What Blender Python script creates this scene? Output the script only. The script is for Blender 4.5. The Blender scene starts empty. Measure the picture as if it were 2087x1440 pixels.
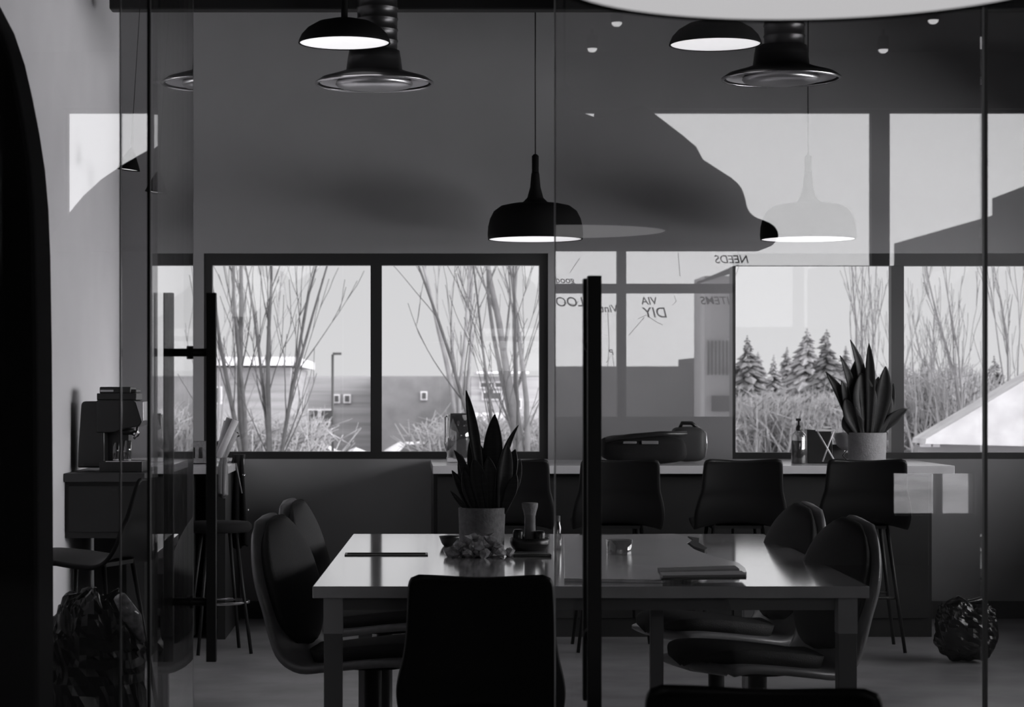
import bpy, bmesh, math, random
from mathutils import Vector, Matrix, noise as mnoise
random.seed(7)
sc = bpy.context.scene
COL = sc.collection

# ------------------------------------------------------------------ camera, world, exposure
F = 4600.0                       # focal length in pixels of the 2087 px wide frame
CX, CY, EYE = 825.0, 798.0, 1.3  # principal point and eye height
G = 4.97                         # glass partition
D = 12.95                        # far wall
REAR = -7.0                      # rear wall behind the camera
cam = bpy.data.cameras.new('camera'); camo = bpy.data.objects.new('camera', cam); COL.objects.link(camo)
camo.location = (0, 0, EYE); camo.rotation_euler = (math.pi/2, 0, 0)
cam.sensor_fit = 'HORIZONTAL'; cam.sensor_width = 36; cam.lens = F/2087*36
cam.shift_x = (1043.5-CX)/2087; cam.shift_y = (CY-720)/2087
cam.clip_start = .05; cam.clip_end = 2000
cam.dof.use_dof = True; cam.dof.focus_distance = 9.0; cam.dof.aperture_fstop = 9.0
sc.camera = camo

w = bpy.data.worlds.new('sky'); sc.world = w; w.use_nodes = True
nt = w.node_tree; nt.nodes.clear()
wo = nt.nodes.new('ShaderNodeOutputWorld'); bg = nt.nodes.new('ShaderNodeBackground')
tc = nt.nodes.new('ShaderNodeTexCoord'); sp = nt.nodes.new('ShaderNodeSeparateXYZ')
mr = nt.nodes.new('ShaderNodeMapRange'); mr.inputs[1].default_value = .3; mr.inputs[2].default_value = -.6
mr.inputs[3].default_value = .66; mr.inputs[4].default_value = 3.3
mz = nt.nodes.new('ShaderNodeMapRange'); mz.inputs[1].default_value = .0; mz.inputs[2].default_value = .35
mz.inputs[3].default_value = 1.12; mz.inputs[4].default_value = .86
ml = nt.nodes.new('ShaderNodeMath'); ml.operation = 'MULTIPLY'
nt.links.new(tc.outputs['Generated'], sp.inputs[0]); nt.links.new(sp.outputs['Y'], mr.inputs[0])
mx = nt.nodes.new('ShaderNodeMapRange'); mx.inputs[1].default_value = .45; mx.inputs[2].default_value = .85; mx.inputs[3].default_value = 1.0; mx.inputs[4].default_value = 5.0
m2 = nt.nodes.new('ShaderNodeMath'); m2.operation = 'MULTIPLY'
nt.links.new(sp.outputs['X'], mx.inputs[0])
nt.links.new(sp.outputs['Z'], mz.inputs[0]); nt.links.new(mr.outputs[0], ml.inputs[0]); nt.links.new(mz.outputs[0], ml.inputs[1])
bg.inputs[0].default_value = (.985, .98, 1, 1); mw = nt.nodes.new('ShaderNodeMapRange'); mw.inputs[1].default_value = .05; mw.inputs[2].default_value = .15; mw.inputs[3].default_value = 1.0; mw.inputs[4].default_value = 1.3
mwr = nt.nodes.new('ShaderNodeMapRange'); mwr.inputs[1].default_value = .0; mwr.inputs[2].default_value = .5; mwr.inputs[3].default_value = 0.0; mwr.inputs[4].default_value = 1.0
mm = nt.nodes.new('ShaderNodeMix'); mm.data_type = 'FLOAT'; mm.inputs[2].default_value = 1.0
nt.links.new(sp.outputs['X'], mw.inputs[0]); nt.links.new(sp.outputs['Y'], mwr.inputs[0]); nt.links.new(mwr.outputs[0], mm.inputs[0]); nt.links.new(mw.outputs[0], mm.inputs[3])
m3 = nt.nodes.new('ShaderNodeMath'); m3.operation = 'MULTIPLY'; nt.links.new(mx.outputs[0], m3.inputs[0]); nt.links.new(mm.outputs[0], m3.inputs[1])
nt.links.new(ml.outputs[0], m2.inputs[0]); nt.links.new(m3.outputs[0], m2.inputs[1]); nt.links.new(m2.outputs[0], bg.inputs[1]); nt.links.new(bg.outputs[0], wo.inputs[0])

vs = sc.view_settings; vs.view_transform = 'Standard'; vs.look = 'None'; vs.exposure = 0.0; vs.gamma = 1.0; vs.use_curve_mapping = False
try:
    sc.cycles.max_bounces = 10; sc.cycles.transparent_max_bounces = 24; sc.cycles.glossy_bounces = 6; sc.cycles.diffuse_bounces = 4
    sc.cycles.sample_clamp_indirect = 4.0; sc.cycles.use_denoising = True; sc.cycles.caustics_reflective = False
except Exception: pass

def portal(name, loc, rot, sx, sy):
    l = bpy.data.lights.new(name, 'AREA'); l.shape = 'RECTANGLE'; l.size = sx; l.size_y = sy
    l.cycles.is_portal = True
    o = bpy.data.objects.new(name, l); COL.objects.link(o); o.location = loc; o.rotation_euler = rot
portal('window_daylight', (-.16, D+.2, 1.5), (-math.pi/2, 0, 0), 2.1, 1.2)
portal('window_daylight', (2.8, D+.2, 1.5), (-math.pi/2, 0, 0), 2.0, 1.2)
portal('window_daylight', (4.42, 9.6, 1.65), (0, math.pi/2, 0), 1.4, 5.6)  # portal for the added side opening
portal('window_daylight', (2.2, REAR-.2, 2.2), (math.pi/2, 0, 0), 9.6, 2.6)

# ------------------------------------------------------------------ helpers
def X(px, Y): return (px-CX)*Y/F
def Z(py, Y): return EYE-(py-CY)*Y/F
def P(px, py, Y): return Vector((X(px, Y), Y, Z(py, Y)))
MAT = {}
def mat(name, v, rough=.6, metal=0.0, spec=.5, bump=0, scale=40, var=0.0, emit=0.0, vscale=None):
    m = bpy.data.materials.new(name); m.use_nodes = True; n = m.node_tree; b = n.nodes['Principled BSDF']
    c = (v*1.0, v*.985, v*1.01, 1)
    b.inputs['Base Color'].default_value = c; b.inputs['Roughness'].default_value = rough; b.inputs['Metallic'].default_value = metal
    b.inputs['Specular IOR Level'].default_value = spec
    t = n.nodes.new('ShaderNodeTexCoord')
    if var:
        nz = n.nodes.new('ShaderNodeTexNoise'); nz.inputs['Scale'].default_value = scale; nz.inputs['Detail'].default_value = 6
        if vscale:
            mp = n.nodes.new('ShaderNodeMapping'); mp.inputs['Scale'].default_value = vscale
            n.links.new(t.outputs['Object'], mp.inputs[0]); n.links.new(mp.outputs[0], nz.inputs[0])
        else: n.links.new(t.outputs['Object'], nz.inputs[0])
        r = n.nodes.new('ShaderNodeValToRGB'); r.color_ramp.elements[0].position = .3; r.color_ramp.elements[1].position = .7
        lo, hi = max(0, v*(1-var)), min(1, v*(1+var))
        r.color_ramp.elements[0].color = (lo, lo*.985, lo*1.01, 1); r.color_ramp.elements[1].color = (hi, hi*.985, hi*1.01, 1)
        n.links.new(nz.outputs[0], r.inputs[0]); n.links.new(r.outputs[0], b.inputs['Base Color'])
    if bump:
        nb = n.nodes.new('ShaderNodeTexNoise'); nb.inputs['Scale'].default_value = scale*2; nb.inputs['Detail'].default_value = 4
        n.links.new(t.outputs['Object'], nb.inputs[0])
        bp = n.nodes.new('ShaderNodeBump'); bp.inputs['Strength'].default_value = bump; bp.inputs['Distance'].default_value = .02
        n.links.new(nb.outputs[0], bp.inputs['Height']); n.links.new(bp.outputs[0], b.inputs['Normal'])
    if emit:
        b.inputs['Emission Color'].default_value = (1, .985, 1, 1); b.inputs['Emission Strength'].default_value = emit
    MAT[name] = m; return m
def glass_mat(name, r0, tint=1.0, pw=5.0):
    """thin architectural glass: straight-through transmission plus a Schlick mirror term"""
    m = bpy.data.materials.new(name); m.use_nodes = True; n = m.node_tree; n.nodes.clear()
    out = n.nodes.new('ShaderNodeOutputMaterial'); mix = n.nodes.new('ShaderNodeMixShader')
    tr = n.nodes.new('ShaderNodeBsdfTransparent'); tr.inputs[0].default_value = (tint, tint, tint, 1)
    gl = n.nodes.new('ShaderNodeBsdfGlossy'); gl.inputs['Roughness'].default_value = 0.0; gl.inputs[0].default_value = (1, 1, 1, 1)
    ge = n.nodes.new('ShaderNodeNewGeometry'); dt = n.nodes.new('ShaderNodeVectorMath'); dt.operation = 'DOT_PRODUCT'
    n.links.new(ge.outputs['Incoming'], dt.inputs[0]); n.links.new(ge.outputs['Normal'], dt.inputs[1])
    def M(op, a, b=None):
        q = n.nodes.new('ShaderNodeMath'); q.operation = op
        for i, s in enumerate((a, b)):
            if s is None: continue
            if isinstance(s, (int, float)): q.inputs[i].default_value = s
            else: n.links.new(s, q.inputs[i])
        return q.outputs[0]
    c = M('ABSOLUTE', dt.outputs['Value']); k = M('POWER', M('SUBTRACT', 1.0, c), pw)
    f = M('ADD', M('MULTIPLY', k, 1-r0), r0)
    n.links.new(f, mix.inputs[0]); n.links.new(tr.outputs[0], mix.inputs[1]); n.links.new(gl.outputs[0], mix.inputs[2])
    n.links.new(mix.outputs[0], out.inputs[0]); MAT[name] = m; return m

mat('wall_dim', .24, .85, var=.03, scale=3, bump=.03)  # dimness of the backlit window wall is put into this grey
mat('wall_lit', .85, .85, var=.03, scale=3, bump=.03)  # stronger light on the left wall is put into this whiter colour
mat('ceiling_paint', .08, .9, var=.05, scale=3)
mat('floor_concrete', .33, .27, var=.22, scale=2.2, bump=.05)
mat('rear_floor', .03, .95, var=.15, scale=2.2, spec=.1)
mat('rear_wall', .10, .85, var=.03, scale=3)
mat('black_frame', .012, .45)
mat('grey_frame', .07, .4)
mat('black_metal', .008, .5, spec=.3)
mat('black_fabric', .012, .9, bump=.3, scale=150, spec=.2)
mat('black_plastic', .010, .35)
mat('black_shell', .009, .55, spec=.25)
mat('charcoal', .03, .6)
mat('pod_felt', .035, .95, spec=.1, bump=.2, scale=90)
mat('chair_rim', .20, .30, var=.12, scale=30)
mat('chair_pad', .030, .7, bump=.25, scale=120, spec=.3)
mat('chrome', .6, .22, metal=1)
mat('steel', .5, .35, metal=1)
mat('duct_metal', .06, .35, metal=.8)
mat('table_laminate', .72, .10, spec=1.0, var=.09, scale=9, vscale=(1.2, 9, 1))
mat('table_edge', .22, .5, var=.1, scale=20)
mat('leg_grey', .15, .5)
mat('leg_light', .42, .5)
mat('counter_white', .62, .18, var=.05, scale=10)
mat('counter_dark', .010, .6, var=.1, scale=15)
mat('pot_concrete', .14, .8, var=.2, scale=60, bump=.2)
mat('pot_light', .22, .8, var=.12, scale=60, bump=.2)
mat('leaf', .010, .6, var=.6, scale=28, vscale=(1, 1, 6))
mat('soil', .02, .95, bump=.5)
mat('shade_outer', .005, .8, spec=.1)
mat('shade_inner', .8, .6)
mat('diffuser', .8, .6, emit=.78)
mat('diffuser_dome', .8, .6, emit=.50)
mat('spot_emit', .8, .6, emit=3)
mat('paper', .55, .8, var=.06)
mat('paper_grey', .3, .8, var=.1)
mat('wood_board', .7, .22, var=.3, scale=6, vscale=(1, 12, 1))
mat('wood_dark', .05, .7, var=.4, scale=20)
mat('candy_wrap', .30, .12, var=.5, scale=50)
mat('mill_wood', .16, .5, var=.2, scale=40)
mat('liquid', .07, .3)
mat('plastic_bag', .008, .25, spec=.5)
mat('glass_edge', .55, .3)
mat('marker_ink', .02, .7)
mat('snow', .5, .9, var=.14, scale=.25, bump=.2)
mat('snow_roof', .42, .9, var=.18, scale=2.5)
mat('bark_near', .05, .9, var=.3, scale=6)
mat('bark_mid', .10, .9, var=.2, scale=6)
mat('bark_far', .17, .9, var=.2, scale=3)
mat('needle', .22, .95, var=.5, scale=2)  # paled to carry distance haze and glass reflection
mat('needle_dark', .14, .95, var=.5, scale=2)
mat('brush', .25, .95, var=.35, scale=2)
mat('siding', .24, .8, var=.2, scale=.8, vscale=(.2, .2, 6))
mat('siding_pale', .34, .8, var=.2, scale=.8, vscale=(.2, .2, 6))
mat('siding_dark', .17, .8, var=.25, scale=.8)
mat('rear_building', .7, .8, var=.45, scale=.5, vscale=(1.3, 1.3, .02))
mat('rear_land', .26, .9, var=.6, scale=.22)
mat('rear_dark', .06, .9)
mat('rear_snow', .7, .9, var=.35, scale=1.5)
mat('silhouette_felt', .02, .95, spec=.1)
mat('fascia_white', .62, .7)
mat('dark_window', .06, .3)
mat('car_paint', .55, .3)
mat('car_dark', .10, .3)
mat('tyre', .04, .9)
mat('cushion', .62, .9, var=.55, scale=7, vscale=(6, 1, 1))
mat('wicker_light', .5, .8)
glass_mat('partition_glass', .085, .965)
glass_mat('leaf_glass', .085, .95, 3.9)
glass_mat('window_glass', .02, .985)
glass_mat('jar_glass', .10, .78, 2.5)

class MB:
    def __init__(s): s.v = []; s.f = []; s.sm = []
    def add(s, vs_, fs, smooth=False):
        o = len(s.v); s.v += [tuple(v) for v in vs_]; s.f += [tuple(i+o for i in f) for f in fs]; s.sm += [smooth]*len(fs); return s
    def box(s, a, b):
        x0, x1 = sorted((a[0], b[0])); y0, y1 = sorted((a[1], b[1])); z0, z1 = sorted((a[2], b[2]))
        return s.add([(x0,y0,z0),(x1,y0,z0),(x1,y1,z0),(x0,y1,z0),(x0,y0,z1),(x1,y0,z1),(x1,y1,z1),(x0,y1,z1)],
                     [(0,3,2,1),(4,5,6,7),(0,1,5,4),(1,2,6,5),(2,3,7,6),(3,0,4,7)])
    def prism(s, poly, d0, d1, axis='y'):
        """poly in the two other axes, extruded d0..d1"""
        n = len(poly)
        def q(a, b, d): return (a, d, b) if axis == 'y' else ((d, a, b) if axis == 'x' else (a, b, d))
        vs_ = [q(a, b, d0) for a, b in poly]+[q(a, b, d1) for a, b in poly]
        fs = [tuple(range(n)), tuple(range(2*n-1, n-1, -1))]+[(i, (i+1) % n+0, (i+1) % n+n, i+n) for i in range(n)]
        return s.add(vs_, fs)
    def tube(s, pts, rad, seg=8, cap=True, smooth=True):
        pts = [Vector(p) for p in pts]; n = len(pts)
        if not hasattr(rad, '__len__'): rad = [rad]*n
        vs_ = []; prev = None
        for i, p in enumerate(pts):
            t = (pts[min(i+1, n-1)]-pts[max(i-1, 0)])
            if t.length < 1e-9: t = Vector((0, 0, 1))
            t.normalize()
            if prev is None:
                u = t.cross(Vector((0, 0, 1)));
                if u.length < .1: u = t.cross(Vector((1, 0, 0)))
            else: u = prev-t*prev.dot(t)
            u.normalize(); prev = u; vv = t.cross(u)
            for k in range(seg):
                a = 2*math.pi*k/seg; vs_.append(p+(u*math.cos(a)+vv*math.sin(a))*rad[i])
        fs = []
        for i in range(n-1):
            for k in range(seg):
                k2 = (k+1) % seg; fs.append((i*seg+k, i*seg+k2, (i+1)*seg+k2, (i+1)*seg+k))
        if cap: fs += [tuple(range(seg))[::-1], tuple((n-1)*seg+k for k in range(seg))]
        return s.add(vs_, fs, smooth)
    def lathe(s, prof, c=(0, 0, 0), seg=40, smooth=True):
        """prof: list of (r,z)"""
        vs_ = []; fs = []
        for r, z in prof:
            for k in range(seg):
                a = 2*math.pi*k/seg; vs_.append((c[0]+r*math.cos(a), c[1]+r*math.sin(a), c[2]+z))
        for i in range(len(prof)-1):
            for k in range(seg):
                k2 = (k+1) % seg; fs.append((i*seg+k, i*seg+k2, (i+1)*seg+k2, (i+1)*seg+k))
        return s.add(vs_, fs, smooth)
    def build(s, name, m, parent=None, loc=(0, 0, 0), bevel=0, solid=0, offset=0, sub=0):
        me = bpy.data.meshes.new(name); me.from_pydata(s.v, [], s.f); me.update()
        for p, k in zip(me.polygons, s.sm): p.use_smooth = k
        bm = bmesh.new(); bm.from_mesh(me); bmesh.ops.recalc_face_normals(bm, faces=bm.faces); bm.to_mesh(me); bm.free()
        if isinstance(m, (list, tuple)): [me.materials.append(MAT[q]) for q in m]
        else: me.materials.append(MAT[m])
        o = bpy.data.objects.new(name, me); COL.objects.link(o); o.location = loc
        if solid:
            q = o.modifiers.new('solid', 'SOLIDIFY'); q.thickness = solid; q.offset = offset
        if bevel:
            q = o.modifiers.new('bevel', 'BEVEL'); q.width = bevel; q.segments = 3; q.limit_method = 'ANGLE'
        if sub:
            q = o.modifiers.new('sub', 'SUBSURF'); q.levels = sub; q.render_levels = sub
        if parent: o.parent = parent
        return o
def tag(o, label, cat, group=None, kind=None):
    if label: o['label'] = label
    if cat: o['category'] = cat
    if group: o['group'] = group
    if kind: o['kind'] = kind
    return o
def empty(name, loc, label, cat, group=None, rz=0):
    o = bpy.data.objects.new(name, None); COL.objects.link(o); o.location = loc; o.rotation_euler = (0, 0, rz); o.empty_display_size = .1
    return tag(o, label, cat, group)
def struct(name, mb, m, **k):
    o = mb.build(name, m, **k); o['kind'] = 'structure'; return o
def dup(root, loc=None, rz=None, label=None):
    r = root.copy(); COL.objects.link(r)
    if loc is not None: r.location = loc
    if rz is not None: r.rotation_euler = (0, 0, rz)
    if label: r['label'] = label
    for ch in list(root.children):
        c = ch.copy(); COL.objects.link(c); c.parent = r
        for g in list(ch.children):
            d = g.copy(); COL.objects.link(d); d.parent = c
    return r

for k_, r_ in (('table_laminate', .09), ('wood_board', .2)):
    b_ = MAT[k_].node_tree.nodes['Principled BSDF']; b_.inputs['Coat Weight'].default_value = 1.0; b_.inputs['Coat IOR'].default_value = 1.8; b_.inputs['Coat Roughness'].default_value = r_
# ------------------------------------------------------------------ room shell
W1 = (X(415, D), X(1117, D), Z(935, D), Z(516, D))       # x0,x1,z0,z1
W2 = (X(1493, D), 3.75, Z(935, D), Z(516, D))
LW, RW, CEIL = -1.627, 4.3, 3.85
wt = .25
mb = MB()
mb.box((LW-.3, D, 0), (W1[0], D+wt, CEIL)); mb.box((W1[0], D, 0), (W1[1], D+wt, W1[2])); mb.box((W1[0], D, W1[3]), (W1[1], D+wt, CEIL))
mb.box((W1[1], D, 0), (W2[0], D+wt, CEIL)); mb.box((W2[0], D, 0), (W2[1], D+wt, W2[2])); mb.box((W2[0], D, W2[3]), (W2[1], D+wt, CEIL))
mb.box((W2[1], D, 0), (RW+.3, D+wt, CEIL))
struct('wall_back', mb, 'wall_dim')
struct('wall_left', MB().box((LW-.2, G+.1, 0), (LW, D, CEIL)), 'wall_lit')
SW = (6.8, 12.4, .95, 2.35)  # unseen side opening, added and sized to brighten the room
mb = MB(); mb.box((RW, G+.1, 0), (RW+.2, SW[0], CEIL)); mb.box((RW, SW[1], 0), (RW+.2, D, CEIL)); mb.box((RW, SW[0], 0), (RW+.2, SW[1], SW[2])); mb.box((RW, SW[0], SW[3]), (RW+.2, SW[1], CEIL))
struct('wall_right', mb, 'wall_dim')
mb = MB()
for z in (SW[2], SW[3]-.05): mb.box((RW+.05, SW[0], z), (RW+.12, SW[1], z+.05))
for y in (SW[0], SW[0]+1.8, SW[0]+3.7, SW[1]-.05): mb.box((RW+.05, y, SW[2]+.05), (RW+.12, y+.05, SW[3]-.05))
o = struct('added_side_window', mb, 'black_frame')
MB().box((RW+.08, SW[0]+.05, SW[2]+.05), (RW+.086, SW[1]-.05, SW[3]-.05)).build('pane', 'window_glass', o)
struct('floor', MB().box((-3.2, G, -.12), (7.4, D+wt, 0)), 'floor_concrete')
struct('floor_rear', MB().box((-3.2, REAR-.25, -.12), (7.4, G, 0)), 'rear_floor')
struct('ceiling', MB().box((-3.2, REAR-.25, CEIL), (7.4, D+wt, CEIL+.15)), 'ceiling_paint')
struct('baseboard_back', MB().box((LW, D-.015, 0), (X(881, 12.2), D, .1)).box((2.9, D-.015, 0), (RW, D, .1)), 'charcoal')
struct('wall_header', MB().box((-3.0, G-.06, 2.75), (7.2, G+.06, CEIL)), 'rear_wall')
# rear part of the building, seen only as reflection in the glass
VR = 2*G-REAR
def RX(px, V=VR): return (px-CX)*V/F
def RZ(py, V=VR): return EYE-(py-CY)*V/F
RWN = (RX(130), 6.9, RZ(857), RZ(221))
mb = MB(); y0, y1 = REAR-.25, REAR
mb.box((-3.2, y0, 0), (RWN[0], y1, CEIL)); mb.box((RWN[1], y0, 0), (7.4, y1, CEIL))
mb.box((RWN[0], y0, RWN[3]), (RWN[1], y1, CEIL)); mb.box((RWN[0], y0-.02, RWN[2]), (RX(1110), y1, RZ(500))); mb.box((RX(1528), y0-.02, RWN[2]), (RWN[1], y1, RZ(541))); mb.box((RX(1497), y0-.02, RWN[2]), (RX(1528), y1, RZ(541)))
lx0, lx1, lz0, lz1 = RX(1822), RX(1990), RZ(1050), RZ(962)
mb.box((RWN[0], y0, lz1), (RWN[1], y1, RWN[2])); mb.box((RWN[0], y0, 0), (RWN[1], y1, lz0))
mb.box((RWN[0], y0, lz0), (lx0, y1, lz1)); mb.box((lx1, y0, lz0), (RWN[1], y1, lz1))
struct('wall_rear', mb, 'rear_wall')
struct('wall_rear_left', MB().box((-3.2, REAR, 0), (-3.0, G+.1, CEIL)), 'rear_wall')
struct('wall_rear_right', MB().box((7.2, REAR, 0), (7.4, G+.1, CEIL)), 'rear_wall')
struct('wall_return_left', MB().box((-3.2, G+.02, 0), (LW-.2, G+.14, CEIL)), 'rear_wall')
struct('wall_return_right', MB().box((RW+.2, G+.02, 0), (7.4, G+.14, CEIL)), 'rear_wall')
def window(name, x0, x1, z0, z1, ya, yb, fr, mulls, trans=(), m='black_frame', gl='window_glass', mm=None):
    """fr: frame width; mulls: (xa,xb) uprights; trans: (xa,xb,za,zb)"""
    mb = MB(); mb.box((x0, ya, z0), (x1, yb, z0+fr[2])); mb.box((x0, ya, z1-fr[3]), (x1, yb, z1))
    mb.box((x0, ya, z0+fr[2]), (x0+fr[0], yb, z1-fr[3])); mb.box((x1-fr[1], ya, z0+fr[2]), (x1, yb, z1-fr[3]))
    o = struct(name, mb, m)
    for i, (a, b) in enumerate(mulls):
        MB().box((a, ya, z0+fr[2]), (b, yb, z1-fr[3])).build('mullion', mm or m, o)
    for a, b, c, d in trans: MB().box((a, ya, c), (b, yb, d)).build('transom', mm or m, o)
    ym = (ya+yb)/2; xs = [x0+fr[0]]+[v for ab in mulls for v in ab]+[x1-fr[1]]
    for i in range(0, len(xs), 2):
        MB().box((xs[i], ym-.003, z0+fr[2]), (xs[i+1], ym+.003, z1-fr[3])).build('pane', gl, o)
    return o
pf = .046
window('window_1', *W1, D+.02, D+.09, (X(432, D)-W1[0], W1[1]-X(1100, D), Z(920, D)-W1[2], W1[3]-Z(540, D)), [(X(755, D), X(778, D))])
window('window_2', *W2, D+.02, D+.09, (.02, .05, Z(922, D)-W2[2], W2[3]-Z(541, D)), [(X(1818, D), X(1844, D))], mm='grey_frame')
window('window_3', *RWN, REAR-.16, REAR-.06, (.02, .05, .03, .02),
       [(RX(1260), RX(1278)), (RX(1780), RX(1817)), (5.7, 5.85)],
       [(RX(1134), RX(1528), RZ(596), RZ(577))], m='rear_dark', gl='window_glass')
window('added_low_window', lx0, lx1, lz0, lz1, REAR-.16, REAR-.06, (.01, .01, .01, .01), [((lx0+lx1)/2+.02, (lx0+lx1)/2+.07)], m='rear_dark')  # opening added low in the rear wall for a bright reflected patch

MB().box((RX(1214), REAR-.16, RZ(500)), (RX(1291), REAR-.06, RWN[3]-.02)).build('post', 'rear_dark', bpy.data.objects['window_3'])
# ------------------------------------------------------------------ exterior, front side
GZ = -2.0
struct('ground', MB().add([(-160, D+3, GZ), (260, D+3, GZ), (260, 420, GZ), (-160, 420, GZ), (-160, D+3, GZ-.4), (260, D+3, GZ-.4), (260, 420, GZ-.4), (-160, 420, GZ-.4)],
       [(0,1,2,3),(7,6,5,4),(0,4,5,1),(1,5,6,2),(2,6,7,3),(3,7,4,0)]), 'snow')

def branchy(px0, Y, rbase, levels, ztop, spread, seedv, m, label, group, lean=0, dens=7, depth=2, thin=1.0, leadn=3):
    """upright bare tree: several leaders rising from a low fork, long thin upswept twigs"""
    rnd = random.Random(seedv); base = Vector((X(px0, Y), Y, GZ-.05)); H = ztop-GZ
    root = empty('bare_tree', base, label, 'tree', group)
    mb = MB(); bb = MB()
    def limb(p, d, L, r, lvl, out):
        n = 9; pts = [p.copy()]; rad = [r]; q = p.copy(); dd = d.copy(); side = rnd.choice((-1, 1))
        for i in range(n):
            dd = (dd+Vector((rnd.gauss(0, .055), rnd.gauss(0, .05), .05 if lvl else .03))).normalized()
            q = q+dd*L/n; pts.append(q.copy()); rad.append(max(r*(1-(i+1)/n*.8), .0035*thin))
        out.tube(pts, rad, 6 if lvl < 2 else 4)
        if lvl < depth:
            k = dens if lvl == 0 else 3
            for j in range(k):
                i = rnd.randint(2, n-1); side = -side; tt = spread*rnd.uniform(1.0, 2.4)
                nd = (dd+Vector((side*tt, rnd.gauss(0, .15), .25))).normalized()
                limb(pts[i], nd, L*rnd.uniform(.22, .45), rad[i]*rnd.uniform(.25, .42), lvl+1, bb)
    trunkh = H*.14
    mb.tube([(0, 0, 0), (lean*trunkh*.3, 0, trunkh*.5), (lean*trunkh*.5, 0, trunkh)], [rbase*1.15, rbase, rbase*.9], 8)
    for k in range(leadn):
        a = (k-(leadn-1)/2)/max(1, leadn-1)*spread*1.0+rnd.gauss(0, .02)
        limb(Vector((lean*trunkh*.5, 0, trunkh*.92)), Vector((a+lean, rnd.uniform(-.1, .1), 1)).normalized(), (H-trunkh)*rnd.uniform(.85, 1.0), rbase*(.55 if k else .8), 0, mb)
    mb.build('trunk', m, root); bb.build('branches', m, root)
    return root
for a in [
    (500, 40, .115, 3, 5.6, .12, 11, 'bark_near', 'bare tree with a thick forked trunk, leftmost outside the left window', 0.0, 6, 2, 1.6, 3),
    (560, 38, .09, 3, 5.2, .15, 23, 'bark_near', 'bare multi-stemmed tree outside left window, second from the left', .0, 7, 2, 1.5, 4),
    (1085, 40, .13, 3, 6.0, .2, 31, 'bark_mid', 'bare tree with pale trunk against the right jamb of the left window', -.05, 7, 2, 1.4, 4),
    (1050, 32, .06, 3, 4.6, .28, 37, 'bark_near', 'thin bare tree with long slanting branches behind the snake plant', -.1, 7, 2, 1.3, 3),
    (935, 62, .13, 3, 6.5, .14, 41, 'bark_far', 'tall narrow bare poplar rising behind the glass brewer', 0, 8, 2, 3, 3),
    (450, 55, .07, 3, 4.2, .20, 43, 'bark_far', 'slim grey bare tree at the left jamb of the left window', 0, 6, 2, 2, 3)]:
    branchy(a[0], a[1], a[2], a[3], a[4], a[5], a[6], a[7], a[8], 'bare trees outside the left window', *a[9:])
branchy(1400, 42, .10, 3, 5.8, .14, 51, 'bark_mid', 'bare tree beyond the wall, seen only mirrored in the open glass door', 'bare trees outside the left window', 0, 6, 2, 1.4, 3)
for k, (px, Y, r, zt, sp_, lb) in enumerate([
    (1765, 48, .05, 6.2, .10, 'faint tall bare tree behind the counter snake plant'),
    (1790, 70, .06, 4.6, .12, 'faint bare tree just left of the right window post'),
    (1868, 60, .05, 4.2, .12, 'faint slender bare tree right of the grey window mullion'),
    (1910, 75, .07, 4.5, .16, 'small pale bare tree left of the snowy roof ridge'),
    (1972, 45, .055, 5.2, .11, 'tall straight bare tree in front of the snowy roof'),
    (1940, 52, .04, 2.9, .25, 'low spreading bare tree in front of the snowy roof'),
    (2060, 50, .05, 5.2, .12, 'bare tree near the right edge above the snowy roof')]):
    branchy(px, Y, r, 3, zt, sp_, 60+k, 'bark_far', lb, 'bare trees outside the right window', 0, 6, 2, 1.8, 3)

def conifer(px, ytop, Y, half, m, label, sd):
    rnd = random.Random(sd); x = X(px, Y); zt = Z(ytop, Y); H = zt-GZ
    root = empty('conifer', (x, Y, GZ), label, 'tree', 'conifers outside the right window')
    MB().tube([(0, 0, 0), (0, 0, H*.5), (0, 0, H)], [H*.018, H*.012, .01], 6).build('trunk', 'bark_mid', root)
    mb = MB(); half *= 1.45; n = int(30+H*4)
    for i in range(n):
        t = (i+.5)/n; z = H*(.06+.94*t); R = half*(1-t)**.8*(.7+.5*rnd.random())
        k = 9 if t < .8 else 5
        for j in range(k):
            a = rnd.uniform(0, 2*math.pi); r = R*rnd.uniform(.6, 1.1); dz = -r*.35
            c, s_ = math.cos(a), math.sin(a); w_ = r*.22+.03; th = r*.12+.02
            tip = (c*r, s_*r, z+dz+rnd.uniform(0, .1)*r); mid = (c*r*.55, s_*r*.55, z+dz*.35)
            v = [(0, 0, z+th), (mid[0]-s_*w_, mid[1]+c*w_, mid[2]), (mid[0]+s_*w_, mid[1]-c*w_, mid[2]), tip, (mid[0], mid[1], mid[2]-th*1.3), (mid[0], mid[1], mid[2]+th)]
            mb.add(v, [(0,1,5),(0,5,2),(1,3,5),(5,3,2),(0,4,1),(0,2,4),(1,4,3),(4,2,3)])
    mb.build('foliage', m, root); return root
con = [(1523, 682, 105, 1.5, 'needle_dark', 'dark spruce at the left edge of the right window'),
       (1545, 716, 130, 1.6, 'needle', 'short conifer second from the left in the right window'),
       (1577, 722, 108, .9, 'needle', 'slim small conifer between two spruces above the soap bottle'),
       (1604, 706, 118, 1.4, 'needle', 'pointed conifer rising above the soap bottle'),
       (1645, 668, 100, 1.7, 'needle', 'tall conifer above the black coffee bag'),
       (1685, 670, 92, 1.7, 'needle_dark', 'tall dark spruce with drooping boughs left of the counter snake plant'),
       (1724, 704, 110, 1.7, 'needle', 'pale conifer partly behind the counter snake plant leaves'),
       (1884, 722, 115, 1.2, 'needle', 'thin conifer right of the window mullion'),
       (2026, 724, 90, 1.3, 'needle_dark', 'small dark conifer above the snowy roof at the right')]
for i, c in enumerate(con): conifer(*c, 100+i)
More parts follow.
